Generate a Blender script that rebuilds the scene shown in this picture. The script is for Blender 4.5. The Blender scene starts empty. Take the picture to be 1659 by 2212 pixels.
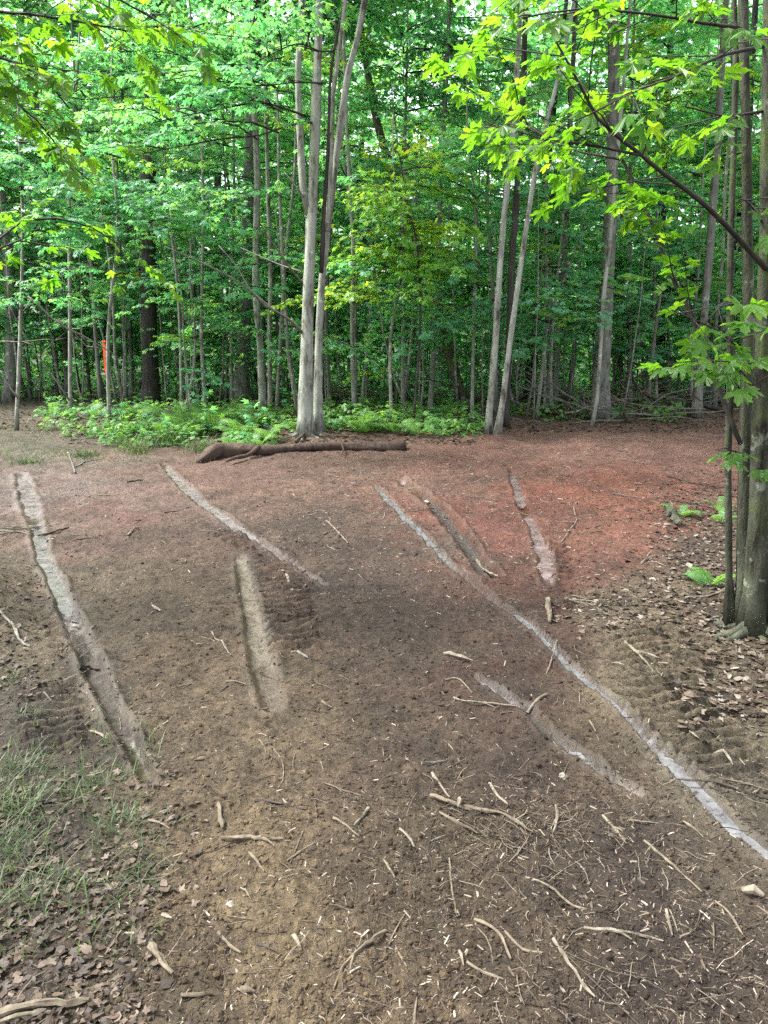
import bpy, math, random
import numpy as np
from mathutils import Vector, Matrix

rng = np.random.default_rng(11)
random.seed(11)
R = math.radians
sc = bpy.context.scene
COL = sc.collection

# ------------------------------------------------------------------ camera
CAM_H = 1.6
PITCH = R(13.6)
FPX, CX, CY = 1609.0, 829.5, 1106.0          # focal length and centre in a 1659 x 2212 frame
cam_d = bpy.data.cameras.new('camera')
cam_d.sensor_fit = 'VERTICAL'
cam_d.sensor_height = 24.0
cam_d.lens = 24.0 * FPX / 2212.0
cam_d.clip_start = 0.05
cam_d.clip_end = 800
cam = bpy.data.objects.new('camera', cam_d)
COL.objects.link(cam)
cam.location = (0, 0, CAM_H)
cam.rotation_euler = (R(90) - PITCH, 0, 0)
sc.camera = cam

# ------------------------------------------------------------------ world and sun
SUN_ZEN, SUN_PHI = R(32), R(-97)
w = bpy.data.worlds.new('World')
sc.world = w
w.use_nodes = True
nt = w.node_tree
nt.nodes.clear()
sky = nt.nodes.new('ShaderNodeTexSky')
sky.sky_type = 'NISHITA'
sky.sun_disc = False
sky.sun_elevation = R(90) - SUN_ZEN
sky.sun_rotation = math.pi - SUN_PHI
sky.air_density = 1.0
sky.dust_density = 4.0
sky.ozone_density = 1.0
hs = nt.nodes.new('ShaderNodeHueSaturation')
hs.inputs['Saturation'].default_value = 0.28
bg = nt.nodes.new('ShaderNodeBackground')
bg.inputs['Strength'].default_value = 0.1
wo = nt.nodes.new('ShaderNodeOutputWorld')
nt.links.new(sky.outputs[0], hs.inputs['Color'])
nt.links.new(hs.outputs[0], bg.inputs['Color'])
nt.links.new(bg.outputs[0], wo.inputs['Surface'])
sun_d = bpy.data.lights.new('sun', 'SUN')
sun_d.energy = 1.5
sun_d.angle = R(14)
sun_d.color = (1.0, 0.97, 0.9)
sun = bpy.data.objects.new('sun', sun_d)
COL.objects.link(sun)
sun.rotation_euler = (SUN_ZEN, 0, SUN_PHI)

sc.view_settings.view_transform = 'Standard'
sc.view_settings.look = 'None'
sc.view_settings.exposure = 2.85
sc.view_settings.gamma = 1.0
sc.render.engine = 'CYCLES'
cy = sc.cycles
cy.max_bounces = 9
cy.diffuse_bounces = 6
cy.glossy_bounces = 2
cy.transmission_bounces = 6
cy.transparent_max_bounces = 4
cy.use_denoising = False
cy.caustics_reflective = False
cy.caustics_refractive = False
cy.sample_clamp_indirect = 6.0


# ------------------------------------------------------------------ helpers
def s2l(c):
    c = np.asarray(c, float) / 255.0
    return np.where(c <= 0.04045, c / 12.92, ((c + 0.055) / 1.055) ** 2.4)


def vnoise(x, y, seed=0):
    """smooth value noise in -1..1"""
    x = np.asarray(x, float); y = np.asarray(y, float)
    xi = np.floor(x); yi = np.floor(y)
    fx = x - xi; fy = y - yi
    fx = fx * fx * (3 - 2 * fx); fy = fy * fy * (3 - 2 * fy)

    def h(a, b):
        n = (a.astype(np.int64) * 374761393 + b.astype(np.int64) * 668265263 + seed * 974711) & 0xFFFFFFFF
        n = ((n ^ (n >> 13)) * 1274126177) & 0xFFFFFFFF
        n = n ^ (n >> 16)
        return (n & 0xFFFF) / 32767.5 - 1.0
    a = h(xi, yi); b = h(xi + 1, yi); c = h(xi, yi + 1); d = h(xi + 1, yi + 1)
    return (a * (1 - fx) + b * fx) * (1 - fy) + (c * (1 - fx) + d * fx) * fy


def ray(px, py):
    u = (np.asarray(px, float) - CX) / FPX
    v = (CY - np.asarray(py, float)) / FPX
    cp, sp = math.cos(PITCH), math.sin(PITCH)
    return u, cp + v * sp, -sp + v * cp


def G0(px, py):
    dx, dy, dz = ray(px, py)
    dz = np.minimum(dz, -0.012)
    t = -CAM_H / dz
    return dx * t, dy * t


def P(px, py, Y):
    """point on the sight line of a photo position at a forward distance Y"""
    dx, dy, dz = ray(px, py)
    t = Y / dy
    return Vector((float(dx * t), float(Y), float(CAM_H + dz * t)))


def seg_dist(x, y, pts):
    """distance, path coordinate and interpolated width for a polyline [(x,y,w)]"""
    x = np.asarray(x, float); y = np.asarray(y, float)
    if x.ndim == 1 and x.size > 500:          # only look at points near the path
        mg = .35 + 2.2 * max(p[2] for p in pts)
        near = (x > min(p[0] for p in pts) - mg) & (x < max(p[0] for p in pts) + mg) & (y > min(p[1] for p in pts) - mg) & (y < max(p[1] for p in pts) + mg)
        if near.mean() < .85:
            res = [np.full(x.shape, 1e3), np.zeros(x.shape), np.full(x.shape, .1), np.ones(x.shape)]
            if near.any():
                for r_, v_ in zip(res, seg_dist_all(x[near], y[near], pts)): r_[near] = v_
            return res
    return seg_dist_all(x, y, pts)


def seg_dist_all(x, y, pts):
    best = np.full(np.shape(x), 1e9); bs = np.zeros(np.shape(x)); bw = np.zeros(np.shape(x)); bt = np.zeros(np.shape(x))
    s0 = 0.0
    n = len(pts) - 1
    for i in range(n):
        ax, ay, aw = pts[i]; bx, by, bw_ = pts[i + 1]
        dx, dy = bx - ax, by - ay
        L2 = dx * dx + dy * dy + 1e-9
        L = math.sqrt(L2)
        t = ((x - ax) * dx + (y - ay) * dy) / L2
        tc = np.clip(t, 0, 1)
        d = np.hypot(x - ax - tc * dx, y - ay - tc * dy)
        m = d < best
        best = np.where(m, d, best)
        bs = np.where(m, s0 + tc * L, bs)
        bw = np.where(m, aw + (bw_ - aw) * tc, bw)
        bt = np.where(m, ((i == 0) & (t < 0)) | ((i == n - 1) & (t > 1)), bt)
        s0 += L
    return best, bs, bw, bt


def px_path(lst):
    out = []
    for (a, b, wpx) in lst:
        x, y = G0(a, b)
        out.append((float(x), float(y), wpx / FPX * math.hypot(float(y), CAM_H)))
    return out


# wheel ruts, (photo x, photo y, width)
RUTS = {
    'far_left': [(45, 1022, 24), (65, 1090, 34), (85, 1160, 28), (96, 1215, 28), (125, 1275, 34), (150, 1330, 38), (180, 1400, 44), (202, 1445, 42), (235, 1520, 42), (275, 1590, 38), (320, 1680, 34)],
    'diagonal': [(352, 1000, 16), (400, 1050, 28), (445, 1092, 30), (500, 1132, 27), (545, 1162, 24), (600, 1195, 24), (650, 1230, 24), (700, 1270, 18)],
    'middle': [(519, 1205, 24), (535, 1280, 32), (550, 1350, 40), (562, 1420, 46), (574, 1465, 46), (588, 1530, 44)],
    'long': [(808, 1048, 18), (850, 1088, 20), (900, 1140, 21), (950, 1190, 24), (990, 1230, 27), (1030, 1268, 27), (1075, 1305, 26), (1140, 1350, 26), (1225, 1440, 26), (1270, 1480, 32), (1330, 1530, 36), (1400, 1600, 42), (1455, 1655, 46), (1520, 1720, 46), (1590, 1795, 46), (1700, 1880, 54), (1850, 2000, 60)],
    'beside_long': [(868, 1038, 26), (950, 1100, 34), (1005, 1170, 38), (1062, 1250, 36)],
    'red': [(1103, 1012, 12), (1116, 1050, 22), (1132, 1098, 22), (1150, 1135, 22), (1163, 1170, 28), (1177, 1205, 32), (1184, 1262, 28)],
    'patchy': [(1025, 1465, 14), (1060, 1490, 20), (1140, 1530, 34), (1180, 1580, 32), (1225, 1610, 30), (1265, 1640, 32), (1305, 1670, 28), (1385, 1712, 24)],
}
SLIM = {'far_left': .84, 'diagonal': .74, 'middle': .9, 'long': .70, 'beside_long': .9, 'red': .85, 'patchy': .78}
RUTP = {k: [(a, b, c * SLIM[k]) for a, b, c in px_path(v)] for k, v in RUTS.items()}
RUT_DEPTH = {'far_left': .030, 'diagonal': .028, 'middle': .022, 'long': .036, 'beside_long': .06, 'red': .032, 'patchy': .028}
# tread prints (band centre line, width)
TREADS = [px_path([(590, 1185, 100), (618, 1250, 105), (628, 1320, 110), (640, 1410, 120)]),
          px_path([(1400, 1360, 190), (1440, 1450, 230), (1480, 1560, 250), (1560, 1680, 240)]),
          px_path([(1200, 1180, 50), (1222, 1290, 70)]),
          px_path([(125, 1330, 70), (160, 1430, 80)]),
          px_path([(100, 1480, 120), (130, 1620, 150)]),
          px_path([(470, 1150, 60), (560, 1180, 70)])]


def base_h(x, y):
    """smooth ground without ruts or clods"""
    x = np.asarray(x, float); y = np.asarray(y, float)
    z = 0.035 * vnoise(x * .55 + 3, y * .55, 1) + 0.015 * vnoise(x * 1.7, y * 1.7 + 9, 2)
    far = np.clip(y - 15.5, 0, 60)
    z = z - 0.045 * far + 0.25 * np.clip((far - 4) / 10, 0, 1) * vnoise(x * .17, y * .17, 3)
    # bank at the right edge under the maples, small bank on the left
    z = z + 0.16 * np.clip((x - (0.40 * y + 0.35)) / 0.9, 0, 1) * np.clip((9 - y) / 3, 0, 1) * np.clip((y - 2.3) / 1.0, 0, 1)
    z = z + 0.12 * np.clip((-x - (0.49 * y + 0.02)) / 0.35, 0, 1) * np.clip((5.2 - y) / .6, 0, 1) * np.clip((y - 3.2) / .6, 0, 1)
    # roots of the big maple stand on a low hump behind the log
    z = z + 0.10 * np.exp(-(((x + 1.2) / 2.2) ** 2 + ((y - 12.2) / 1.3) ** 2))
    return z


def rough_mask(x, y):
    """1 on loose soil, low in ruts"""
    m = np.ones(np.shape(x))
    for k, p in RUTP.items():
        d, s, wd, o = seg_dist(x, y, p)
        m = np.minimum(m, np.clip((d / (wd * .5 + 1e-6) - .35) / .6, 0.30, 1))
    return m


def height(x, y, fine=True):
    x = np.asarray(x, float); y = np.asarray(y, float)
    z = base_h(x, y)
    for k, p in RUTP.items():
        d, s, wd, o = seg_dist(x, y, p)
        dep = RUT_DEPTH[k]
        hw = wd * .5 * (1 + .18 * vnoise(s * 6, s * 0 + 3.3, 5))
        q = d / (hw + 1e-6)
        lug = np.sin((s + .25 * d) * 2 * math.pi / .085)
        z = z + .006 * lug * np.exp(-(q / .9) ** 4) * np.clip(.5 + vnoise(x * 4, y * 4, 15), 0, 1)
        z = z - dep * (.95 + .25 * vnoise(s * 3.1, s * 0 + 1.7, 9)) * np.exp(-(q / 1.04) ** 3.2) + dep * .8 * np.exp(-((q - 1.6) / .45) ** 2) * (.6 + .6 * vnoise(x * 7, y * 7, 6))
    for p, per in zip(TREADS, (.10, .078, .10, .09, .075, .12)):
        d, s, wd, o = seg_dist(x, y, p)
        env = np.clip((wd * .5 - d) / (wd * .12 + 1e-6), 0, 1) * (1 - o)
        sw = y + .006 * vnoise(x * 9, y * 9, 7) + .04 * np.sin(x * 7)
        wv = np.sin(sw * 2 * math.pi / per)
        z = z + env * .30 * per * np.sign(wv) * np.abs(wv) ** .45 * (.9 + .5 * vnoise(x * 6, y * 6, 8)) - env * .010
    if fine:
        m = rough_mask(x, y)
        near = np.clip(1.35 - y / 30, .2, 1)
        z = z + m * near * (0.014 * vnoise(x * 7, y * 7, 11) + .011 * vnoise(x * 17, y * 17, 12) + 0.006 * np.abs(vnoise(x * 38, y * 38, 13)) + .004 * vnoise(x * 80, y * 80, 14))
    return z


def G(px, py):
    """photo position -> place on the ground"""
    x, y = G0(px, py)
    dx, dy, dz = ray(px, py)
    dz = np.minimum(dz, -0.012)
    for _ in range(4):
        z = height(x, y, False)
        t = (z - CAM_H) / dz
        x, y = dx * t, dy * t
    return x, y, height(x, y, True)


def mesh(name, V, F, mats, midx=None, attrs=None, smooth=False):
    """F: (n,3) or (n,4) int array or list of such"""
    me = bpy.data.meshes.new(name)
    V = np.asarray(V, np.float32)
    Fs = F if isinstance(F, list) else [F]
    Fs = [np.asarray(f, np.int32) for f in Fs if len(f)]
    loops = np.concatenate([f.ravel() for f in Fs])
    sizes = np.concatenate([np.full(len(f), f.shape[1], np.int32) for f in Fs])
    starts = np.concatenate([[0], np.cumsum(sizes)[:-1]]).astype(np.int32)
    me.vertices.add(len(V)); me.vertices.foreach_set('co', V.ravel())
    me.loops.add(len(loops)); me.loops.foreach_set('vertex_index', loops)
    me.polygons.add(len(sizes)); me.polygons.foreach_set('loop_start', starts)
    if midx is not None:
        me.polygons.foreach_set('material_index', np.asarray(midx, np.int32))
    me.polygons.foreach_set('use_smooth', np.full(len(sizes), bool(smooth)))
    for m in (mats if isinstance(mats, (list, tuple)) else [mats]):
        me.materials.append(m)
    for k, (dom, a) in (attrs or {}).items():
        a = np.asarray(a, np.float32)
        if a.ndim == 2:
            at = me.attributes.new(k, 'FLOAT_COLOR', dom)
            if a.shape[1] == 3:
                a = np.concatenate([a, np.ones((len(a), 1), np.float32)], 1)
            at.data.foreach_set('color', a.ravel())
        else:
            at = me.attributes.new(k, 'FLOAT', dom)
            at.data.foreach_set('value', a)
    me.update(calc_edges=True)
    me.validate()
    return me


def obj(name, me, parent=None, loc=None, label=None, cat=None, group=None, kind=None):
    o = bpy.data.objects.new(name, me)
    COL.objects.link(o)
    if parent is not None:
        o.parent = parent
    if loc is not None:
        o.location = loc
    if label: o['label'] = label
    if cat: o['category'] = cat
    if group: o['group'] = group
    if kind: o['kind'] = kind
    return o


def frames(d, up):
    """orthonormal axes from direction (K,3) and approximate normal (K,3)"""
    d = d / np.linalg.norm(d, axis=1, keepdims=True)
    y = np.cross(up, d); y /= np.linalg.norm(y, axis=1, keepdims=True) + 1e-9
    n = np.cross(d, y)
    return d, y, n


def scatter(TV, TF, pos, X, Y, Z, sx, sy=None, sz=None):
    """copies of one small template: returns verts, faces"""
    K, n = len(pos), len(TV)
    sx = np.broadcast_to(sx, (K,)); sy = sx if sy is None else np.broadcast_to(sy, (K,)); sz = sx if sz is None else np.broadcast_to(sz, (K,))
    T = TV[None]
    V = pos[:, None] + T[..., 0:1] * (X * sx[:, None])[:, None] + T[..., 1:2] * (Y * sy[:, None])[:, None] + T[..., 2:3] * (Z * sz[:, None])[:, None]
    F = TF[None] + (np.arange(K) * n)[:, None, None]
    return V.reshape(-1, 3), F.reshape(-1, TF.shape[1])


def spline(pts, vals, step):
    """resample a polyline with a Catmull-Rom curve"""
    p = [np.array(q, float) for q in pts]
    if len(p) == 2:
        p = [p[0], (p[0] + p[1]) / 2, p[1]]; vals = [vals[0], (vals[0] + vals[1]) / 2, vals[1]]
    out, ov = [], []
    for i in range(len(p) - 1):
        a = p[i - 1] if i > 0 else 2 * p[0] - p[1]
        b, c = p[i], p[i + 1]
        d = p[i + 2] if i + 2 < len(p) else 2 * p[-1] - p[-2]
        k = max(1, int(np.linalg.norm(c - b) / step))
        for j in range(k):
            t = j / k
            out.append(.5 * ((2 * b) + (-a + c) * t + (2 * a - 5 * b + 4 * c - d) * t * t + (-a + 3 * b - 3 * c + d) * t ** 3))
            ov.append(vals[i] + (vals[i + 1] - vals[i]) * t)
    out.append(p[-1]); ov.append(vals[-1])
    return np.array(out), np.array(ov)


def tube(pts, rad, sides=8, jitter=0.0, cap=True, seed=0):
    """tapered tube through points, quads; returns V, quads, tris"""
    pts = np.asarray(pts, float); rad = np.asarray(rad, float)
    n = len(pts)
    tan = np.gradient(pts, axis=0)
    tan /= np.linalg.norm(tan, axis=1, keepdims=True) + 1e-9
    ref = np.array([1., 0, 0]) if abs(tan[0][0]) < .8 else np.array([0, 1., 0])
    U = np.zeros((n, 3)); W = np.zeros((n, 3))
    u = ref
    for i in range(n):
        u = u - tan[i] * np.dot(u, tan[i]); u /= np.linalg.norm(u) + 1e-9
        U[i] = u; W[i] = np.cross(tan[i], u)
    a = np.arange(sides) * 2 * math.pi / sides
    r = rad[:, None] * np.ones(sides)[None]
    if jitter:
        L = np.concatenate([[0], np.cumsum(np.linalg.norm(np.diff(pts, axis=0), axis=1))])
        r0 = max(rad.mean(), 1e-4)
        r = r * (1 + jitter * vnoise(np.cos(a)[None] * 1.6 + seed * 7.1 + L[:, None] / (r0 * 10), np.sin(a)[None] * 1.6 + L[:, None] / (r0 * 14) + seed, seed)
                 + jitter * .5 * vnoise(np.cos(a)[None] * 3.5 + L[:, None] / (r0 * 3), np.sin(a)[None] * 3.5 + seed, seed + 1))
    V = pts[:, None] + r[..., None] * (np.cos(a)[None, :, None] * U[:, None] + np.sin(a)[None, :, None] * W[:, None])
    V = V.reshape(-1, 3)
    i = np.arange(n - 1)[:, None] * sides; j = np.arange(sides)[None]; j2 = (j + 1) % sides
    Q = np.stack([i + j, i + j2, i + sides + j2, i + sides + j], -1).reshape(-1, 4)
    T = np.zeros((0, 3), int)
    if cap:
        V = np.concatenate([V, pts[:1], pts[-1:]])
        c0, c1 = n * sides, n * sides + 1
        jj = np.arange(sides); jk = (jj + 1) % sides
        T = np.concatenate([np.stack([np.full(sides, c0), jk, jj], -1), np.stack([np.full(sides, c1), (n - 1) * sides + jj, (n - 1) * sides + jk], -1)])
    return V, Q, T


class MB:
    """collects pieces for one mesh"""
    def __init__(s):
        s.V, s.F3, s.F4, s.n = [], [], [], 0
        s.m3, s.m4, s.a3, s.a4 = [], [], [], []

    def add(s, V, Q=None, T=None, mat=0, rnd=0.5):
        s.V.append(V)
        if Q is not None and len(Q):
            s.F4.append(Q + s.n); s.m4.append(np.full(len(Q), mat)); s.a4.append(np.broadcast_to(rnd, (len(Q),)))
        if T is not None and len(T):
            s.F3.append(T + s.n); s.m3.append(np.full(len(T), mat)); s.a3.append(np.broadcast_to(rnd, (len(T),)))
        s.n += len(V)

    def build(s, name, mats, smooth=False):
        fs = []
        if s.F3: fs.append(np.concatenate(s.F3))
        if s.F4: fs.append(np.concatenate(s.F4))
        mi = np.concatenate(s.m3 + s.m4); at = np.concatenate(s.a3 + s.a4)
        return mesh(name, np.concatenate(s.V), fs, mats, mi, {'rnd': ('FACE', at)}, smooth)


# ------------------------------------------------------------------ materials
def mat_new(name):
    m = bpy.data.materials.new(name)
    m.use_nodes = True
    t = m.node_tree
    t.nodes.clear()
    out = t.nodes.new('ShaderNodeOutputMaterial')
    return m, t, out


def N(t, typ, **kw):
    n = t.nodes.new(typ)
    for k, v in kw.items():
        if k.startswith('i_'):
            n.inputs[k[2:].replace('_', ' ')].default_value = v
        else:
            setattr(n, k, v)
    return n


def ramp(t, stops, src, interp='LINEAR'):
    r = t.nodes.new('ShaderNodeValToRGB')
    r.color_ramp.interpolation = interp
    e = r.color_ramp.elements
    while len(e) > 1: e.remove(e[-1])
    e[0].position, e[0].color = stops[0][0], (*stops[0][1], 1)
    for p, c in stops[1:]:
        q = e.new(p); q.color = (*c, 1)
    t.links.new(src, r.inputs['Fac'])
    return r


def leaf_mat(name, stops, trans, tw=.45, rough=.42, spec=.45):
    """green leaf: glossy upper side, light shining through"""
    m, t, out = mat_new(name)
    at = N(t, 'ShaderNodeAttribute', attribute_name='rnd')
    oi = N(t, 'ShaderNodeObjectInfo')
    ad = N(t, 'ShaderNodeMath', operation='MULTIPLY_ADD')
    ad.inputs[1].default_value = .6
    sb = N(t, 'ShaderNodeMath', operation='MULTIPLY'); sb.inputs[1].default_value = .4
    t.links.new(oi.outputs['Random'], sb.inputs[0])
    t.links.new(at.outputs['Fac'], ad.inputs[0]); t.links.new(sb.outputs[0], ad.inputs[2])
    r = ramp(t, stops, ad.outputs[0])
    r2 = ramp(t, trans, ad.outputs[0])
    p = N(t, 'ShaderNodeBsdfPrincipled')
    p.inputs['Roughness'].default_value = rough
    p.inputs['Specular IOR Level'].default_value = spec
    t.links.new(r.outputs[0], p.inputs['Base Color'])
    tr = N(t, 'ShaderNodeBsdfTranslucent')
    t.links.new(r2.outputs[0], tr.inputs['Color'])
    mx = N(t, 'ShaderNodeMixShader'); mx.inputs[0].default_value = tw
    t.links.new(p.outputs[0], mx.inputs[1]); t.links.new(tr.outputs[0], mx.inputs[2])
    t.links.new(mx.outputs[0], out.inputs['Surface'])
    return m


M = {}
M['leaf_near'] = leaf_mat('maple_leaf_near', [(0, (.03, .09, .015)), (.6, (.05, .14, .02)), (1, (.08, .18, .02))],
                          [(0, (.11, .33, .014)), (.6, (.19, .44, .016)), (1, (.36, .54, .02))], .56)
M['leaf'] = leaf_mat('maple_leaf', [(0, (.05, .18, .10)), (.5, (.085, .26, .14)), (1, (.13, .31, .11))],
                     [(0, (.13, .52, .16)), (.5, (.22, .66, .165)), (1, (.43, .74, .09))], .45)
M['leaf_bright'] = leaf_mat('maple_leaf_bright', [(0, (.06, .20, .05)), (.6, (.11, .25, .04)), (1, (.22, .29, .02))],
                            [(0, (.24, .62, .07)), (.6, (.40, .70, .05)), (1, (.70, .72, .03))], .5)
M['leaf_far'] = leaf_mat('forest_leaf', [(0, (.04, .16, .09)), (.5, (.07, .22, .115)), (1, (.11, .28, .09))],
                         [(0, (.13, .52, .155)), (.5, (.22, .64, .15)), (1, (.43, .72, .085))], .45)
M['fern'] = leaf_mat('fern_green', [(0, (.055, .155, .05)), (.5, (.085, .20, .055)), (1, (.135, .245, .06))],
                     [(0, (.15, .42, .08)), (1, (.30, .52, .065))], .38, .5, .35)
M['grass'] = leaf_mat('grass_blade', [(0, (.025, .045, .018)), (.5, (.04, .068, .026)), (.85, (.07, .10, .04)), (1, (.15, .13, .07))],
                      [(0, (.08, .16, .03)), (1, (.18, .26, .05))], .3, .5, .35)


def bark_mat(name, c1, c2, lichen, lich_amt=.62, stretch=.25, scale=9, bump=.35, dist=.02, moss=0.0, scars=0):
    m, t, out = mat_new(name)
    tc = N(t, 'ShaderNodeTexCoord')
    mp = N(t, 'ShaderNodeMapping'); mp.inputs['Scale'].default_value = (1, 1, stretch)
    t.links.new(tc.outputs['Object'], mp.inputs[0])
    n1 = N(t, 'ShaderNodeTexNoise'); n1.inputs['Scale'].default_value = scale; n1.inputs['Detail'].default_value = 6; n1.inputs['Roughness'].default_value = .65
    t.links.new(mp.outputs[0], n1.inputs['Vector'])
    r = ramp(t, [(.32, c1), (.68, c2)], n1.outputs['Fac'])
    n2 = N(t, 'ShaderNodeTexNoise'); n2.inputs['Scale'].default_value = 7; n2.inputs['Detail'].default_value = 5; n2.inputs['Roughness'].default_value = .7
    t.links.new(tc.outputs['Object'], n2.inputs['Vector'])
    rl = ramp(t, [(lich_amt, (0, 0, 0)), (lich_amt + .05, (1, 1, 1))], n2.outputs['Fac'])
    mx = N(t, 'ShaderNodeMix', data_type='RGBA')
    t.links.new(rl.outputs[0], mx.inputs['Factor']); t.links.new(r.outputs[0], mx.inputs['A']); mx.inputs['B'].default_value = (*lichen, 1)
    col = mx.outputs['Result']
    if scars:
        mp2 = N(t, 'ShaderNodeMapping'); mp2.inputs['Scale'].default_value = (1.6, 1.6, .55)
        t.links.new(tc.outputs['Object'], mp2.inputs[0])
        n4 = N(t, 'ShaderNodeTexNoise'); n4.inputs['Scale'].default_value = 5.5; n4.inputs['Detail'].default_value = 5; n4.inputs['Roughness'].default_value = .7
        t.links.new(mp2.outputs[0], n4.inputs['Vector'])
        rs = ramp(t, [(scars - .12, (1, 1, 1)), (scars, (.5, .48, .45)), (scars + .05, (.22, .2, .18))], n4.outputs['Fac'])
        ms = N(t, 'ShaderNodeMix', data_type='RGBA', blend_type='MULTIPLY'); ms.inputs['Factor'].default_value = 1
        t.links.new(col, ms.inputs['A']); t.links.new(rs.outputs[0], ms.inputs['B'])
        col = ms.outputs['Result']
    if moss:
        n3 = N(t, 'ShaderNodeTexNoise'); n3.inputs['Scale'].default_value = 3.1; n3.inputs['Detail'].default_value = 4
        t.links.new(tc.outputs['Object'], n3.inputs['Vector'])
        rm = ramp(t, [(1 - moss - .05, (0, 0, 0)), (1 - moss + .08, (1, 1, 1))], n3.outputs['Fac'])
        m2 = N(t, 'ShaderNodeMix', data_type='RGBA')
        t.links.new(rm.outputs[0], m2.inputs['Factor']); t.links.new(col, m2.inputs['A']); m2.inputs['B'].default_value = (.075, .10, .03, 1)
        col = m2.outputs['Result']
    p = N(t, 'ShaderNodeBsdfPrincipled'); p.inputs['Roughness'].default_value = .8; p.inputs['Specular IOR Level'].default_value = .25
    t.links.new(col, p.inputs['Base Color'])
    b = N(t, 'ShaderNodeBump'); b.inputs['Strength'].default_value = bump; b.inputs['Distance'].default_value = dist
    t.links.new(n1.outputs['Fac'], b.inputs['Height']); t.links.new(b.outputs[0], p.inputs['Normal'])
    t.links.new(p.outputs[0], out.inputs['Surface'])
    return m


M['bark_pale'] = bark_mat('pale_maple_bark', (.15, .157, .13), (.32, .335, .29), (.42, .45, .40), .62, .22, 10, .6, scars=.59)
M['bark_grey'] = bark_mat('grey_bark', (.075, .077, .064), (.185, .19, .162), (.30, .32, .28), .60, .25, 12, .6, scars=.62)
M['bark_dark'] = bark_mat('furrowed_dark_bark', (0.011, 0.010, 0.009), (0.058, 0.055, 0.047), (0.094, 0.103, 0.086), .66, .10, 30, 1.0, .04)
M['bark_thin'] = bark_mat('sapling_bark', (.10, .10, .083), (.26, .265, .225), (.40, .42, .38), .58, .3, 14, .3, scars=.66)
M['bark_moss'] = bark_mat('mossy_maple_bark', (.028, .032, .02), (.085, .09, .062), (.20, .22, .175), .585, .3, 14, .9, .03, .42, scars=.60)
M['bark_twig'] = bark_mat('dark_twig_bark', (0.016, 0.014, 0.012), (0.047, 0.041, 0.035), (0.094, 0.087, 0.078), .72, .4, 14, .2)
M['bark_log'] = bark_mat('muddy_log_bark', (0.027, 0.017, 0.013), (0.074, 0.049, 0.037), (0.109, 0.075, 0.058), .62, .3, 12, .9, .04)
M['dead_pale'] = bark_mat('dead_pale_wood', (.06, .05, .037), (.18, .156, .12), (.25, .225, .185), .66, .2, 36, .9, .008)
M['dead_tan'] = bark_mat('dead_tan_wood', (0.047, 0.037, 0.027), (0.140, 0.117, 0.082), (0.203, 0.178, 0.133), .64, .2, 30, .6, .005)
M['dead_dark'] = bark_mat('dead_dark_wood', (0.016, 0.013, 0.010), (0.055, 0.044, 0.035), (0.109, 0.095, 0.078), .68, .2, 30, .5, .005)
M['dead_grey'] = bark_mat('dead_grey_wood', (0.062, 0.058, 0.050), (0.156, 0.146, 0.129), (0.226, 0.217, 0.195), .62, .2, 24, .4, .008)


def ramp_mat(name, stops, rough=.85, spec=.25, trans=None):
    m, t, out = mat_new(name)
    at = N(t, 'ShaderNodeAttribute', attribute_name='rnd')
    r = ramp(t, stops, at.outputs['Fac'])
    tc = N(t, 'ShaderNodeTexCoord')
    n1 = N(t, 'ShaderNodeTexNoise'); n1.inputs['Scale'].default_value = 60; n1.inputs['Detail'].default_value = 3
    t.links.new(tc.outputs['Object'], n1.inputs['Vector'])
    mr = N(t, 'ShaderNodeMapRange'); mr.inputs['To Min'].default_value = .55; mr.inputs['To Max'].default_value = 1.4
    t.links.new(n1.outputs['Fac'], mr.inputs[0])
    vm = N(t, 'ShaderNodeVectorMath', operation='SCALE')
    t.links.new(r.outputs[0], vm.inputs[0]); t.links.new(mr.outputs[0], vm.inputs['Scale'])
    p = N(t, 'ShaderNodeBsdfPrincipled'); p.inputs['Roughness'].default_value = rough; p.inputs['Specular IOR Level'].default_value = spec
    t.links.new(vm.outputs[0], p.inputs['Base Color'])
    t.links.new(p.outputs[0], out.inputs['Surface'])
    return m


M['chips'] = ramp_mat('wood_chips', [(0, (.012, .009, .007)), (.45, (.04, .03, .023)), (.7, (.10, .078, .056)), (.88, (.18, .15, .114)), (1, (.27, .24, .195))])
M['litter'] = ramp_mat('dead_leaves', [(0, (.015, .011, .008)), (.35, (.04, .028, .02)), (.62, (.078, .057, .041)), (.85, (.125, .102, .08)), (1, (.19, .17, .148))], .6)
M['stone'] = ramp_mat('field_stone', [(0, (0.144, 0.122, 0.101)), (1, (0.274, 0.245, 0.209))], .8)

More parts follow.
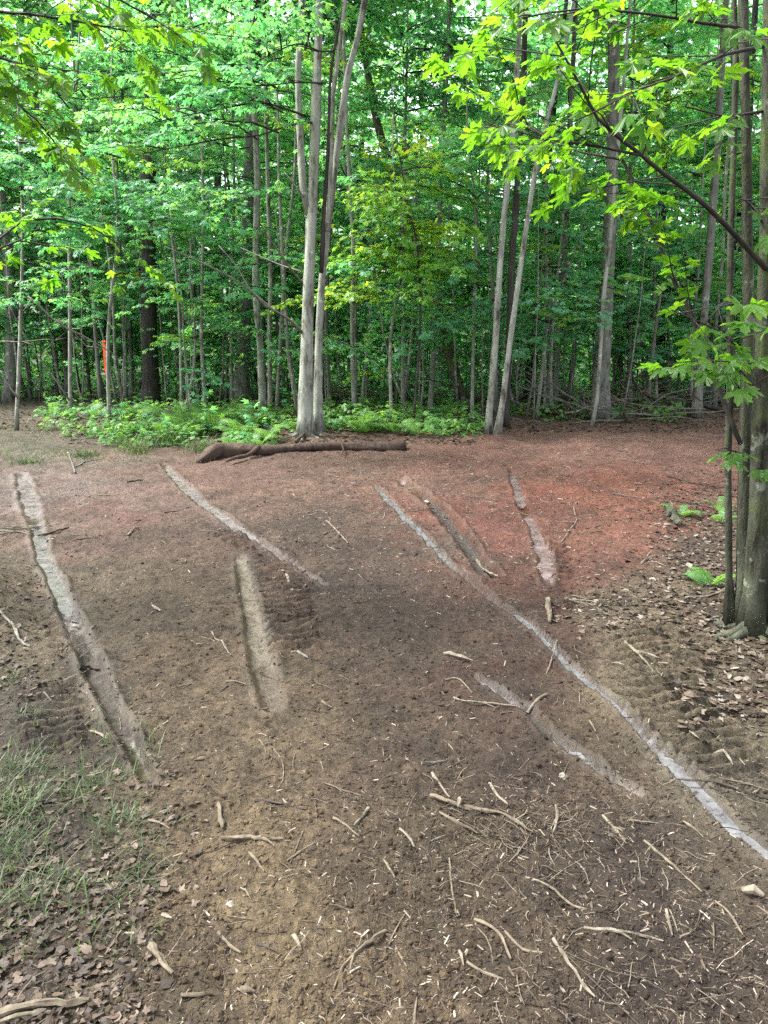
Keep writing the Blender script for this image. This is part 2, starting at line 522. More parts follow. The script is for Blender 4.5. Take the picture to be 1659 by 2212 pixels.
# soil -----------------------------------------------------------------
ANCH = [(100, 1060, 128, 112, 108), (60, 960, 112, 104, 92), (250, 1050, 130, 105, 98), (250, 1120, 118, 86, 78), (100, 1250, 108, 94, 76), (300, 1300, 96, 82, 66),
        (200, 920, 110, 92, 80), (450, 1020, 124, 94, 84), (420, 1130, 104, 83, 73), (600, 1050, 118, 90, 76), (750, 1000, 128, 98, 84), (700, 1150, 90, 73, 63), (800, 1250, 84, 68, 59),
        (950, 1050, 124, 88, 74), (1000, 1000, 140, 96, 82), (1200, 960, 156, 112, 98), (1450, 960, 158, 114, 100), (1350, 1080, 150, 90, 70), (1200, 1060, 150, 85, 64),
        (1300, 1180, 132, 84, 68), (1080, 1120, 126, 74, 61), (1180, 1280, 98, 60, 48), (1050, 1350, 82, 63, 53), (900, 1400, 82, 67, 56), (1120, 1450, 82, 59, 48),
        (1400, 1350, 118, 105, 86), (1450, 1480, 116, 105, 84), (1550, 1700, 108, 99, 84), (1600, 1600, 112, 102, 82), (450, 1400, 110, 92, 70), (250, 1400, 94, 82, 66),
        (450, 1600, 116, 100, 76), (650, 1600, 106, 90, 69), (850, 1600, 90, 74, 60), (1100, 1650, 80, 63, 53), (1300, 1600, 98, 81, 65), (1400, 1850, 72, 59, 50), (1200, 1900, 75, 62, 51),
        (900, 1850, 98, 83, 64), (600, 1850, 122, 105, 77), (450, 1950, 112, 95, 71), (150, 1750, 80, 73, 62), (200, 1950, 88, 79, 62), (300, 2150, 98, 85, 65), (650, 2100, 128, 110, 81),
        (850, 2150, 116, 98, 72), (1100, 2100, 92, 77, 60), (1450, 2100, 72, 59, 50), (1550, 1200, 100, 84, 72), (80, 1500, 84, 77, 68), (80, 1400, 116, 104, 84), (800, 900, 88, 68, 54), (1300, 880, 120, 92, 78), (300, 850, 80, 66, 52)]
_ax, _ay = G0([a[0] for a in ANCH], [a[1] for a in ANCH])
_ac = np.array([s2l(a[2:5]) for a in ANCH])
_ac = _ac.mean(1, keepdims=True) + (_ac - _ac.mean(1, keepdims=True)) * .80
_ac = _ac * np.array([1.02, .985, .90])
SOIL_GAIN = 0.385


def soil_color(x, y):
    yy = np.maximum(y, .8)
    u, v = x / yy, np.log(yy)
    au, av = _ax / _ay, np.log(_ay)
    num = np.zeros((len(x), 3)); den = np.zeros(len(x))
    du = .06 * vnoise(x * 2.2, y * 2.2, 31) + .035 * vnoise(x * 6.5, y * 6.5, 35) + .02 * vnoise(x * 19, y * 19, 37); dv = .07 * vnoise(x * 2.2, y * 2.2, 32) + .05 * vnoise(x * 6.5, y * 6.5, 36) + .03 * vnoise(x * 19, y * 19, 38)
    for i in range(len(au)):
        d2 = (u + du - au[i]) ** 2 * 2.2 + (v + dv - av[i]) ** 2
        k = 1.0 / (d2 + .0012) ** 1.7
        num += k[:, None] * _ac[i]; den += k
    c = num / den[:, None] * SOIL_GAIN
    # dark leaf mould under the trees
    f = np.clip((y - 15.0) / 4, 0, 1)[:, None]
    c = c * (1 - f) + np.array([.035, .027, .018]) * f
    k = (1 + .24 * vnoise(x * 3.1, y * 3.1, 33) + .20 * vnoise(x * 11, y * 11, 34) + .16 * vnoise(x * 29, y * 29, 39))[:, None]
    return c * k


def soil_mat():
    m, t, out = mat_new('bare_soil')
    at = N(t, 'ShaderNodeAttribute', attribute_name='soil')
    wt = N(t, 'ShaderNodeAttribute', attribute_name='wet')
    tc = N(t, 'ShaderNodeTexCoord')
    n1 = N(t, 'ShaderNodeTexNoise'); n1.inputs['Scale'].default_value = 38; n1.inputs['Detail'].default_value = 8; n1.inputs['Roughness'].default_value = .72
    n2 = N(t, 'ShaderNodeTexNoise'); n2.inputs['Scale'].default_value = 150; n2.inputs['Detail'].default_value = 4
    for n in (n1, n2): t.links.new(tc.outputs['Object'], n.inputs['Vector'])
    mr = N(t, 'ShaderNodeMapRange'); mr.inputs['From Min'].default_value = .3; mr.inputs['From Max'].default_value = .7; mr.inputs['To Min'].default_value = .25; mr.inputs['To Max'].default_value = 1.75
    t.links.new(n1.outputs['Fac'], mr.inputs[0])
    vm = N(t, 'ShaderNodeVectorMath', operation='SCALE')
    mxn = N(t, 'ShaderNodeMix', data_type='FLOAT'); mxn.inputs['B'].default_value = 1.0
    wk = N(t, 'ShaderNodeMath', operation='MULTIPLY'); wk.inputs[1].default_value = .8
    t.links.new(wt.outputs['Fac'], wk.inputs[0]); t.links.new(wk.outputs[0], mxn.inputs['Factor']); t.links.new(mr.outputs[0], mxn.inputs['A'])
    t.links.new(at.outputs['Color'], vm.inputs[0]); t.links.new(mxn.outputs['Result'], vm.inputs['Scale'])
    p = N(t, 'ShaderNodeBsdfPrincipled')
    rr = N(t, 'ShaderNodeMapRange'); rr.inputs['To Min'].default_value = .92; rr.inputs['To Max'].default_value = .25
    t.links.new(wt.outputs['Fac'], rr.inputs[0]); t.links.new(rr.outputs[0], p.inputs['Roughness'])
    p.inputs['Specular IOR Level'].default_value = .3
    t.links.new(vm.outputs[0], p.inputs['Base Color'])
    b1 = N(t, 'ShaderNodeBump'); b1.inputs['Strength'].default_value = 1.0; b1.inputs['Distance'].default_value = .022
    b2 = N(t, 'ShaderNodeBump'); b2.inputs['Strength'].default_value = .8; b2.inputs['Distance'].default_value = .006
    t.links.new(n1.outputs['Fac'], b1.inputs['Height']); t.links.new(n2.outputs['Fac'], b2.inputs['Height'])
    bs = N(t, 'ShaderNodeMapRange'); bs.inputs['To Min'].default_value = 1.0; bs.inputs['To Max'].default_value = .2
    t.links.new(wt.outputs['Fac'], bs.inputs[0]); t.links.new(bs.outputs[0], b1.inputs['Strength']); t.links.new(bs.outputs[0], b2.inputs['Strength'])
    t.links.new(b1.outputs[0], b2.inputs['Normal']); t.links.new(b2.outputs[0], p.inputs['Normal'])
    t.links.new(p.outputs[0], out.inputs['Surface'])
    return m


def clod_mat():
    m, t, out = mat_new('soil_crumbs')
    at = N(t, 'ShaderNodeAttribute', attribute_name='soil')
    p = N(t, 'ShaderNodeBsdfPrincipled'); p.inputs['Roughness'].default_value = .95; p.inputs['Specular IOR Level'].default_value = .2
    t.links.new(at.outputs['Color'], p.inputs['Base Color'])
    t.links.new(p.outputs[0], out.inputs['Surface'])
    return m


def silt_mat(name, c1, c2, rough=.32):
    m, t, out = mat_new(name)
    tc = N(t, 'ShaderNodeTexCoord')
    n1 = N(t, 'ShaderNodeTexNoise'); n1.inputs['Scale'].default_value = 9; n1.inputs['Detail'].default_value = 7; n1.inputs['Roughness'].default_value = .7
    t.links.new(tc.outputs['Object'], n1.inputs['Vector'])
    r0 = ramp(t, [(.35, c1), (.62, c2)], n1.outputs['Fac'])
    n3 = N(t, 'ShaderNodeTexNoise'); n3.inputs['Scale'].default_value = 26; n3.inputs['Detail'].default_value = 8; n3.inputs['Roughness'].default_value = .75
    t.links.new(tc.outputs['Object'], n3.inputs['Vector'])
    rs = ramp(t, [(.38, (.35, .33, .31)), (.47, (1, 1, 1))], n3.outputs['Fac'])
    r = N(t, 'ShaderNodeMix', data_type='RGBA', blend_type='MULTIPLY'); r.inputs['Factor'].default_value = 1
    t.links.new(r0.outputs[0], r.inputs['A']); t.links.new(rs.outputs[0], r.inputs['B'])
    p = N(t, 'ShaderNodeBsdfPrincipled'); p.inputs['Specular IOR Level'].default_value = .6
    mr = N(t, 'ShaderNodeMapRange'); mr.inputs['From Min'].default_value = .3; mr.inputs['From Max'].default_value = .7
    mr.inputs['To Min'].default_value = rough * .6; mr.inputs['To Max'].default_value = rough * 1.5
    t.links.new(n1.outputs['Fac'], mr.inputs[0]); t.links.new(mr.outputs[0], p.inputs['Roughness'])
    t.links.new(r.outputs['Result'], p.inputs['Base Color'])
    n2 = N(t, 'ShaderNodeTexNoise'); n2.inputs['Scale'].default_value = 45; n2.inputs['Detail'].default_value = 5
    t.links.new(tc.outputs['Object'], n2.inputs['Vector'])
    b = N(t, 'ShaderNodeBump'); b.inputs['Strength'].default_value = .35; b.inputs['Distance'].default_value = .006
    t.links.new(n2.outputs['Fac'], b.inputs['Height']); t.links.new(b.outputs[0], p.inputs['Normal'])
    t.links.new(p.outputs[0], out.inputs['Surface'])
    return m


M['soil'] = soil_mat()
M['clod'] = clod_mat()

# ------------------------------------------------------------------ ground
ys = np.concatenate([np.array([-60, -30, -15, -8, -4, -2, -1, -.3, .3, .7]), np.geomspace(1.0, 19, 640), np.geomspace(19.6, 200, 46)])
nc = 560
us = np.linspace(-1, 1, nc)
outer = np.array([1.1, 1.4, 2, 3.2, 6])
rows_x = []
for y in ys:
    hw = .62 * max(y, 0) + .9
    o = hw * outer + np.array([0, .5, 3, 10, 120])
    rows_x.append(np.concatenate([-o[::-1], us * hw, o]))
X = np.array(rows_x); Y = np.repeat(ys[:, None], X.shape[1], 1)
xf, yf = X.ravel(), Y.ravel()
zf = height(xf, yf)
wet = np.zeros(len(xf))
for k, p in RUTP.items():
    d, s, wd, o = seg_dist(xf, yf, p)
    wet = np.maximum(wet, np.exp(-(d / (wd * .95 + 1e-6)) ** 2 * (1 + .5 * vnoise(xf * 8, yf * 8, 55))))
sc_ = soil_color(xf, yf)
sc_ = sc_ * (1 - .38 * wet)[:, None]
# pale silt smeared along the ruts: (rut, from, to, width factor, colour, wetness)
SMEAR = [('far_left', -.02, .34, .95, (.088, .075, .074), .9), ('far_left', .37, .74, .95, (.072, .066, .065), .9), ('far_left', .76, .96, .8, (.044, .037, .03), .2),
         ('diagonal', .02, .60, 1.0, (.082, .068, .064), .85), ('diagonal', .60, 1.0, .9, (.064, .051, .041), .5), ('middle', -.02, .82, 1.0, (.088, .074, .055), .5), ('middle', .82, 1.05, .9, (.064, .052, .038), .25),
         ('long', -.02, .48, .95, (.066, .06, .059), .9), ('long', .48, .62, .85, (.052, .036, .031), .45), ('long', .62, 1.02, 1.0, (.066, .063, .064), .9), ('beside_long', .2, 1.0, .85, (.026, .021, .019), .45),
         ('red', .0, .46, .95, (.084, .055, .053), .9), ('red', .52, 1.0, 1.0, (.076, .052, .05), .9), ('patchy', -.02, .2, .9, (.055, .048, .042), .5), ('patchy', .28, .56, .7, (.04, .033, .027), .15), ('patchy', .56, .9, .9, (.052, .045, .039), .45)]
n1_ = vnoise(xf * 9, yf * 9, 51); n2_ = vnoise(xf * 28, yf * 28, 52); n3_ = vnoise(xf * 60, yf * 60, 53)
for (k, f0, f1, wf, colr, wk) in SMEAR:
    d, s, wd, o = seg_dist(xf, yf, RUTP[k])
    tot = sum(math.hypot(RUTP[k][q + 1][0] - RUTP[k][q][0], RUTP[k][q + 1][1] - RUTP[k][q][1]) for q in range(len(RUTP[k]) - 1))
    t = s / tot + .02 * n1_ + .015 * n2_
    q = d / (wd * .5 * wf + 1e-6) + .10 * n1_ + .10 * n2_
    m = np.clip((.96 - q) / .06, 0, 1) * np.clip((t - f0) / .03, 0, 1) * np.clip((f1 - t) / .03, 0, 1) * (1 - o * (d > wd * .5))
    m = m * np.clip(1.1 + .5 * n3_ + .45 * n2_, .45, 1)
    sc_ = sc_ * (1 - m)[:, None] + np.array(colr) * (1 + .16 * n1_ + .12 * n3_)[:, None] * m[:, None]
    wet = np.maximum(wet * (1 - m), m * wk)
wet = np.where(wet < .3, wet * .5, wet)
nr, ncol = X.shape
i = np.arange(nr - 1)[:, None] * ncol; j = np.arange(ncol - 1)[None]
Q = np.stack([i + j, i + j + 1, i + ncol + j + 1, i + ncol + j], -1).reshape(-1, 4)
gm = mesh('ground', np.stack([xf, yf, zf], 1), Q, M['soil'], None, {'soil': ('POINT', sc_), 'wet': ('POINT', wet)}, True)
ground = obj('ground', gm, kind='structure', label='brown and reddish bare muddy soil of the cleared forest trail')

# wet silt lying in the ruts -------------------------------------------
SILT = {'grey': silt_mat('wet_grey_silt', (0.066, 0.060, 0.059), (0.138, 0.128, 0.129), .24),
        'lilac': silt_mat('wet_lilac_silt', (0.082, 0.067, 0.067), (0.162, 0.142, 0.145), .24),
        'blue': silt_mat('watery_blue_grey_silt', (0.060, 0.058, 0.059), (0.144, 0.144, 0.155), .14),
        'red': silt_mat('wet_red_silt', (0.078, 0.052, 0.049), (0.156, 0.120, 0.124), .18)}


def puddle(key, a, b, matk, label, lvl=-.028, wid=1.7):
    p = RUTP[key]
    pts, wv = spline([(q[0], q[1], 0) for q in p], [q[2] for q in p], .05)
    n = len(pts)
    pts = pts[int(a * n):max(int(b * n), int(a * n) + 4)]; wv = wv[int(a * n):int(a * n) + len(pts)]
    tan = np.gradient(pts, axis=0); tan /= np.linalg.norm(tan, axis=1, keepdims=True)
    nor = np.stack([-tan[:, 1], tan[:, 0], 0 * tan[:, 0]], 1)
    m = len(pts); cols = 9
    t = np.linspace(0, 1, m)
    end = np.clip(np.minimum(t, 1 - t) / .10, .06, 1) ** .6
    L = np.cumsum(np.linalg.norm(np.gradient(pts, axis=0), axis=1))
    wl = wv * .5 * wid * end * (1 + .25 * vnoise(L * 9, L * 0 + 5.5, 41)); wr = wv * .5 * wid * end * (1 + .25 * vnoise(L * 9, L * 0 + 9.5, 42))
    c = np.linspace(-1, 1, cols)
    off = np.where(c[None] < 0, c[None] * wl[:, None], c[None] * wr[:, None])
    V = pts[:, None] + nor[:, None] * off[..., None]
    V = V.reshape(-1, 3)
    zb = base_h(np.repeat(pts[:, 0], cols), np.repeat(pts[:, 1], cols))
    dep = RUT_DEPTH[key]
    V[:, 2] = zb + lvl * .72 * dep / .055 - np.repeat(np.clip(1 - np.minimum(t, 1 - t) / .10, 0, 1) ** 2, cols) * .55 * dep + .003 * vnoise(V[:, 0] * 14, V[:, 1] * 14, 43)
    ii = np.arange(m - 1)[:, None] * cols; jj = np.arange(cols - 1)[None]
    Q = np.stack([ii + jj, ii + jj + 1, ii + cols + jj + 1, ii + cols + jj], -1).reshape(-1, 4)
    return obj('puddle', mesh('puddle', V, Q, SILT[matk], smooth=True), kind='structure', label=label)


puddle('far_left', .02, .33, 'lilac', 'pale wet film in the far end of the rut at the edge of the trail', -.022)
puddle('far_left', .40, .74, 'grey', 'grey water film in the rut along the grassy edge of the trail', -.022)
puddle('diagonal', .04, .80, 'lilac', 'pale lilac wet film in the diagonal rut running from the log', -.022)
puddle('long', .02, .44, 'blue', 'narrow watery strip in the far half of the long rut', -.022)
puddle('long', .63, .84, 'blue', 'blue grey water in the long rut beside the olive tread prints', -.022)
puddle('long', .87, 1.0, 'blue', 'near end of the watery long rut', -.022)
puddle('red', .02, .46, 'red', 'shiny wet film in the far half of the rut in red soil', -.022)
puddle('red', .55, .97, 'red', 'shiny lumpy wet patch in the near half of the rut in red soil', -.022)
puddle('patchy', .02, .2, 'blue', 'smallest water patch of the broken wet line in the dark soil', -.022)
puddle('patchy', .58, .82, 'blue', 'largest water patch of the broken wet line in the dark soil', -.022)


# ------------------------------------------------------------------ leaves
def leaf_template(spec, fold=.12, curl=.18):
    ang = [a for a, r in spec] + [-a for a, r in spec[::-1] if a not in (0, 180)]
    rad = [r for a, r in spec] + [r for a, r in spec[::-1] if a not in (0, 180)]
    V = [(0.05, 0, 0)]
    for a, r in zip(ang, rad):
        x, y = r * math.cos(R(a)), r * math.sin(R(a))
        V.append((x, y, -fold * abs(y) - curl * max(x, 0) ** 2 + .05 * abs(y) * math.sin(a * .3)))
    n = len(ang)
    F = [(0, 1 + k, 1 + (k + 1) % n) for k in range(n)]
    return np.array(V), np.array(F)


L0 = leaf_template([(0, 1.0), (8, .80), (15, .77), (17, .60), (26, .42), (36, .60), (38, .74), (49, .88), (57, .68), (65, .66), (68, .50), (82, .36), (97, .44), (110, .54), (126, .36), (152, .20), (176, .07)])
L1 = leaf_template([(0, 1.0), (16, .66), (25, .44), (48, .88), (66, .58), (80, .38), (110, .52), (160, .14)])
L2 = leaf_template([(0, 1.0), (26, .5), (49, .85), (110, .5)])
L3 = (np.array([(-.25, 0, 0), (.2, .48, -.06), (1., 0, -.14), (.2, -.48, -.06)]), np.array([(0, 3, 2), (0, 2, 1)]))


def unit(v):
    return v / (np.linalg.norm(v) + 1e-9)


def bough_mesh(name, L, lod, leaf, leafmat, seed, spacing=.07, width=.42, droop=.18, layers=1):
    """a side branch along +X carrying flat tiers of leaves"""
    rg = np.random.default_rng(seed)
    mb = MB()
    n = max(4, int(L / .22))
    t = np.linspace(0, 1, n)
    ax = np.stack([t * L, .06 * L * np.sin(t * 4 + rg.uniform(0, 6)), .14 * L * t - droop * 1.6 * L * t * t + .02 * rg.normal(size=n)], 1)
    V, Q, T = tube(ax, .011 * L * .8 * (1 - .85 * t) + .002, 4)
    mb.add(V, Q, T, 0)
    pos, dr, nr_ = [], [], []

    def shoot(p0, d, ln, lift):
        k = max(2, int(ln / .16))
        pts = [p0]; dd = unit(d)
        for q in range(k):
            dd = unit(dd + rg.normal(size=3) * .12 + np.array([0, 0, -.05]))
            pts.append(pts[-1] + dd * ln / k)
        pts = np.array(pts)
        V, Q, T = tube(pts, np.linspace(.0045, .0018, len(pts)), 3, cap=False)
        mb.add(V, Q, T, 0)
        m = max(2, int(ln / spacing))
        for q in range(m):
            f = (q + .6) / m
            x = f * (len(pts) - 1); i0 = min(int(x), len(pts) - 2)
            c = pts[i0] + (pts[i0 + 1] - pts[i0]) * (x - i0)
            tg = unit(pts[i0 + 1] - pts[i0])
            sd = unit(np.cross([0, 0, 1.], tg))
            for s in (-1, 1):
                if rg.random() < .12: continue
                o = unit(tg * rg.uniform(.2, .9) + sd * s * rg.uniform(.5, 1) + np.array([0, 0, rg.uniform(-.55, .02)]))
                pos.append(c + o * rg.uniform(.03, .07)); dr.append(o)
                nr_.append(np.array([0, 0, 1.]) + rg.normal(size=3) * .4)
        o = unit(tg + np.array([0, 0, -.25]))
        pos.append(pts[-1] + o * .03); dr.append(o); nr_.append(np.array([0, 0, 1.]) + rg.normal(size=3) * .25)
    m = int(L / .15)
    for q in range(m):
        f = .12 + .88 * (q + rg.uniform(.2, .8)) / m
        x = f * (n - 1); i0 = min(int(x), n - 2)
        c = ax[i0] + (ax[i0 + 1] - ax[i0]) * (x - i0)
        s = 1 if q % 2 else -1
        ln = L * width * (1.05 - .75 * f) * rg.uniform(.6, 1.2)
        d = np.array([rg.uniform(.45, .9), s * rg.uniform(.6, 1.), rg.uniform(-.12, .16) * layers])
        shoot(c, d, max(ln, .12), 0)
        if L > 2 and ln > .5:
            shoot(c + unit(d) * ln * .45, np.array([.9, -s * .3, rg.uniform(-.1, .2)]), ln * .6, 0)
    shoot(ax[-1], ax[-1] - ax[-2], .25 * L * .6, 0)
    pos = np.array(pos); dr = np.array(dr); nr_ = np.array(nr_)
    a, b, c = frames(dr, nr_)
    s = leaf * rg.uniform(.6, 1.15, len(pos))
    TV, TF = lod
    V, F = scatter(TV, TF, pos, a, b, c, s, s * rg.uniform(.85, 1.15, len(pos)), s * rg.uniform(.5, 2.2, len(pos)))
    mb.add(V, None, F, 1, np.repeat(rg.random(len(pos)), len(TF)))
    return mb.build(name, [M['bark_twig'], leafmat])


B_MID = [bough_mesh('leafy_bough', L, L1, .088, M['leaf'], 100 + k) for k, L in enumerate([1.1, 1.3, 1.5, 1.6, 1.8, 2.0])]
B_BRI = [bough_mesh('bright_leafy_bough', L, L1, .086, M['leaf_bright'], 200 + k) for k, L in enumerate([.9, 1.1, 1.3, 1.5])]
B_FAR = [bough_mesh('forest_bough', L, L2, .115, M['leaf_far'], 300 + k, .10) for k, L in enumerate([1.6, 2.0, 2.4, 2.8])]
B_CAN = [bough_mesh('canopy_bough', L, L3, .15, M['leaf_far'], 400 + k, .13, .46, .1, 2.5) for k, L in enumerate([3.2, 3.8, 4.4])]
B_SML = [bough_mesh('twig_spray', L, L1, .09, M['leaf'], 500 + k, .09, .5) for k, L in enumerate([.4, .5, .65])]


def add_bough(root, p, az, pitch, meshes, scale=1.0, name='foliage'):
    o = obj(name, meshes[rng.integers(len(meshes))], root, kind='stuff')
    o.location = Vector(p) - root.location
    o.rotation_euler = (rng.normal() * .12, -pitch, az)
    o.scale = (scale, scale * rng.uniform(.85, 1.15), scale)
    return o


# ------------------------------------------------------------------ trees
def root_at(name, base, label, cat, group=None):
    return obj(name, None, None, base, label, cat, group)


def stem(root, pts, rad, mat, sides=10, step=.25, flare=0.0, jitter=.1, name='trunk', seed=None):
    P_, r_ = spline(pts, rad, step)
    if flare:
        zz = P_[:, 2] - P_[0, 2]
        r_ = r_ * (1 + flare * np.exp(-zz / (2.2 * r_[0] + .05)))
    V, Q, T = tube(P_, r_, sides, jitter, True, int(rng.integers(1000)) if seed is None else seed)
    V = V - np.array(root.location)
    mb = MB(); mb.add(V, Q, T)
    return obj(name, mb.build(name, [mat], True), root), P_


def px_stem(root, lst, Y, mat, ext=0, dY=0.0, **kw):
    """trunk through photo positions [(px, py, width)] standing at distance Y"""
    pts, rad = [], []
    n = len(lst)
    for k, (a, b, wpx) in enumerate(lst):
        yy = Y + dY * k / max(n - 1, 1)
        q = P(a, b, yy)
        pts.append(q); rad.append(wpx * .5 / FPX * yy * .84)
    if ext:
        d = (pts[-1] - pts[-2]).normalized()
        d = (d * .7 + Vector((0, 0, 1)) * .4).normalized()
        pts.append(pts[-1] + d * ext * .5); rad.append(rad[-1] * .7)
        pts.append(pts[-1] + (d + Vector((0, 0, .4))).normalized() * ext * .5); rad.append(rad[-1] * .35)
    return stem(root, pts, rad, mat, **kw)


def along(P_, z):
    i = int(np.argmin(np.abs(P_[:, 2] - z)))
    return P_[i]


def base_of(px, py):
    x, y, z = G(px, py)
    return Vector((float(x), float(y), float(z) - .03))


def px_tree(name, label, cat, stems_, mat, group=None, ext=6, flare=.5, canopy=0, mids=0, zmid=(4, 8), mid_set=None, scale=1.0, sides=12, jitter=.1, bias=None, canz=(7.5, 13)):
    """stems_: list of photo polylines, the first point of the first is the foot"""
    b = base_of(stems_[0][0][0], stems_[0][0][1])
    root = root_at(name, b, label, cat, group)
    Ps = []
    for k, s in enumerate(stems_):
        foot = s[0][1] > 820
        if foot:
            bb = base_of(s[0][0], s[0][1]); Yk = b.y if abs(bb.y - b.y) > .6 else bb.y
        else:
            Yk = b.y
        o, P_ = px_stem(root, s, Yk, mat[k] if isinstance(mat, (list, tuple)) else mat, ext=ext, sides=sides, flare=flare if foot else 0, jitter=jitter)
        Ps.append(P_)
    for k in range(canopy):
        P_ = Ps[k % len(Ps)]
        z = rng.uniform(*canz)
        add_bough(root, along(P_, z), rng.uniform(0, 6.28), rng.uniform(0, .5), B_CAN, rng.uniform(.8, 1.2))
    for k in range(mids):
        P_ = Ps[k % len(Ps)]
        z = rng.uniform(*zmid)
        az = rng.uniform(0, 6.28) if bias is None else bias + rng.normal() * .8
        add_bough(root, along(P_, z), az, rng.uniform(-.1, .35), mid_set or B_MID, rng.uniform(.8, 1.2) * scale)
    return root, Ps


# big forked maple in the middle
maple, mPs = px_tree('maple_tree', 'pale grey maple forking into several stems beside the fallen log', 'tree', [
    [(660, 944, 38), (660, 860, 34), (663, 760, 30), (666, 650, 28), (670, 540, 27), (676, 430, 25), (680, 300, 23), (685, 150, 21), (690, 0, 20)],
    [(690, 934, 26), (687, 840, 22), (690, 700, 19), (696, 600, 18), (708, 480, 17), (724, 360, 16), (740, 240, 16), (754, 150, 15), (788, 0, 14)],
    [(668, 470, 18), (655, 400, 18), (649, 300, 16), (644, 160, 15), (652, 0, 14)],
    [(694, 590, 11), (699, 480, 11), (706, 360, 8), (711, 260, 7), (712, 190, 6), (726, 80, 6), (748, 0, 6)],
    [(708, 500, 11), (716, 330, 10), (720, 200, 10), (735, 90, 9), (746, 0, 9)]],
    [M['bark_pale'], M['bark_pale'], M['bark_pale'], M['bark_twig'], M['bark_pale']], ext=7, flare=.35, canopy=12, sides=18, jitter=.16)
mY = maple.location.y


def px_branch(root, lst, Y0, Y1, mat, name='branch', sides=6):
    n = len(lst)
    pts, rad = [], []
    for k, (a, b, wpx) in enumerate(lst):
        yy = Y0 + (Y1 - Y0) * k / (n - 1)
        pts.append(P(a, b, yy)); rad.append(wpx * .5 / FPX * yy)
    return stem(root, pts, rad, mat, sides=sides, step=.12, jitter=.12, name=name)


px_branch(maple, [(656, 722, 8), (632, 696, 6), (605, 678, 5), (572, 660, 5), (545, 632, 4.5), (500, 600, 4), (430, 565, 3.5), (355, 532, 2)], mY, mY - 1.2, M['dead_grey'])
px_branch(maple, [(612, 684, 4), (596, 672, 3.5), (540, 625, 3), (515, 580, 2.5), (472, 530, 2)], mY - .3, mY - .2, M['dead_grey'])
px_branch(maple, [(654, 612, 5), (620, 570, 4), (585, 520, 3.5), (553, 488, 2.5)], mY, mY - .8, M['dead_pale'])
px_branch(maple, [(650, 586, 3), (600, 570, 2.5), (520, 535, 1.5)], mY, mY + .6, M['dead_grey'])
px_branch(maple, [(660, 430, 5), (640, 405, 4), (617, 375, 3)], mY, mY - .4, M['bark_pale'])
b1, bp1 = px_branch(maple, [(676, 265, 5), (655, 265, 4), (620, 272, 4), (560, 292, 3.5), (480, 300, 3), (380, 318, 2.5), (240, 345, 2)], mY, mY - 1.6, M['bark_twig'])
b2, bp2 = px_branch(maple, [(660, 250, 5), (615, 235, 4), (560, 222, 3.5), (450, 240, 3), (330, 265, 2)], mY, mY - 1.2, M['bark_twig'])
b3, bp3 = px_branch(maple, [(700, 180, 4), (640, 178, 3), (560, 185, 3), (470, 175, 2)], mY, mY - 1.0, M['bark_twig'])
b4, bp4 = px_branch(maple, [(722, 110, 4), (690, 110, 3), (640, 95, 3), (560, 130, 2)], mY, mY - 1.6, M['bark_twig'])
for bp, k0 in ((bp1, .15), (bp2, .2), (bp3, .3), (bp4, .3)):
    n = len(bp)
    for q in np.linspace(k0, 1, 9):
        i0 = min(int(q * (n - 1)), n - 2)
        d = bp[i0 + 1] - bp[i0]
        az = math.atan2(d[1], d[0]) + rng.choice([-1, 1]) * rng.uniform(.1, .8)
        add_bough(maple, bp[i0], az, rng.uniform(-.05, .1), B_SML if rng.random() < .35 else B_MID[:2], rng.uniform(.75, 1.1))

def add_roots(root, foot, r, n, mat, a0=0.0):
    for k in range(n):
        az = a0 + k * 6.28 / n + rng.normal() * .3
        L = r * rng.uniform(3.2, 5.5)
        d = np.array([math.cos(az), math.sin(az), 0])
        side = np.array([-d[1], d[0], 0]) * rng.normal() * .25 * L
        pts = []
        for f, h in ((.08, r * 1.3), (.32, r * .4), (.6, r * .05), (1.0, -r * .5)):
            q = np.array(foot) + d * L * f + side * f * f
            q[2] = float(height(np.array([q[0]]), np.array([q[1]]), False)[0]) + h * .62 if f > .2 else foot[2] + h
            pts.append(q)
        stem(root, pts, [r * .5, r * .36, r * .24, r * .1], mat, sides=8, step=.05, jitter=.25, name='root')


add_roots(maple, np.array(maple.location), .09, 7, M['bark_grey'])

# other trunks that stand out
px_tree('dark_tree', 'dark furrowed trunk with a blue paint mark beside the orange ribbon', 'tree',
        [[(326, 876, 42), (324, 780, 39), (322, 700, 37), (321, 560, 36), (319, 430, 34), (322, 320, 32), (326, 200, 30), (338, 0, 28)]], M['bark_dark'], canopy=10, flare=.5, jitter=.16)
px_tree('lichen_tree', 'thick grey lichen spotted trunk behind the pale smooth young maples', 'tree',
        [[(521, 872, 37), (525, 740, 33), (531, 600, 31), (537, 450, 30), (543, 300, 28), (550, 150, 26), (558, 0, 24)]], M['bark_grey'], canopy=10, flare=.5)
px_tree('young_maple', 'smooth pale bent young maple next to the lichen spotted trunk', 'tree',
        [[(569, 890, 19), (564, 790, 18), (560, 720, 17), (553, 640, 16), (553, 520, 16), (556, 400, 15), (552, 280, 15), (543, 150, 14), (535, 0, 13)]], M['bark_pale'], canopy=5, mids=3, zmid=(6, 9), flare=.4)
px_tree('young_maple', 'straight slim young maple just beside the bent pale one', 'tree',
        [[(584, 886, 12), (582, 740, 10), (584, 600, 10), (580, 450, 10), (576, 300, 9), (572, 150, 9)]], M['bark_pale'], canopy=3, mids=3, zmid=(5, 9), flare=.3)
px_tree('young_maple', 'thin slanting young maple between the bent pale one and the forked maple', 'tree',
        [[(598, 884, 10), (604, 760, 9), (612, 640, 9), (620, 520, 8), (634, 400, 7), (640, 280, 7)]], M['bark_thin'], canopy=2, mids=3, zmid=(4, 8), flare=.3)
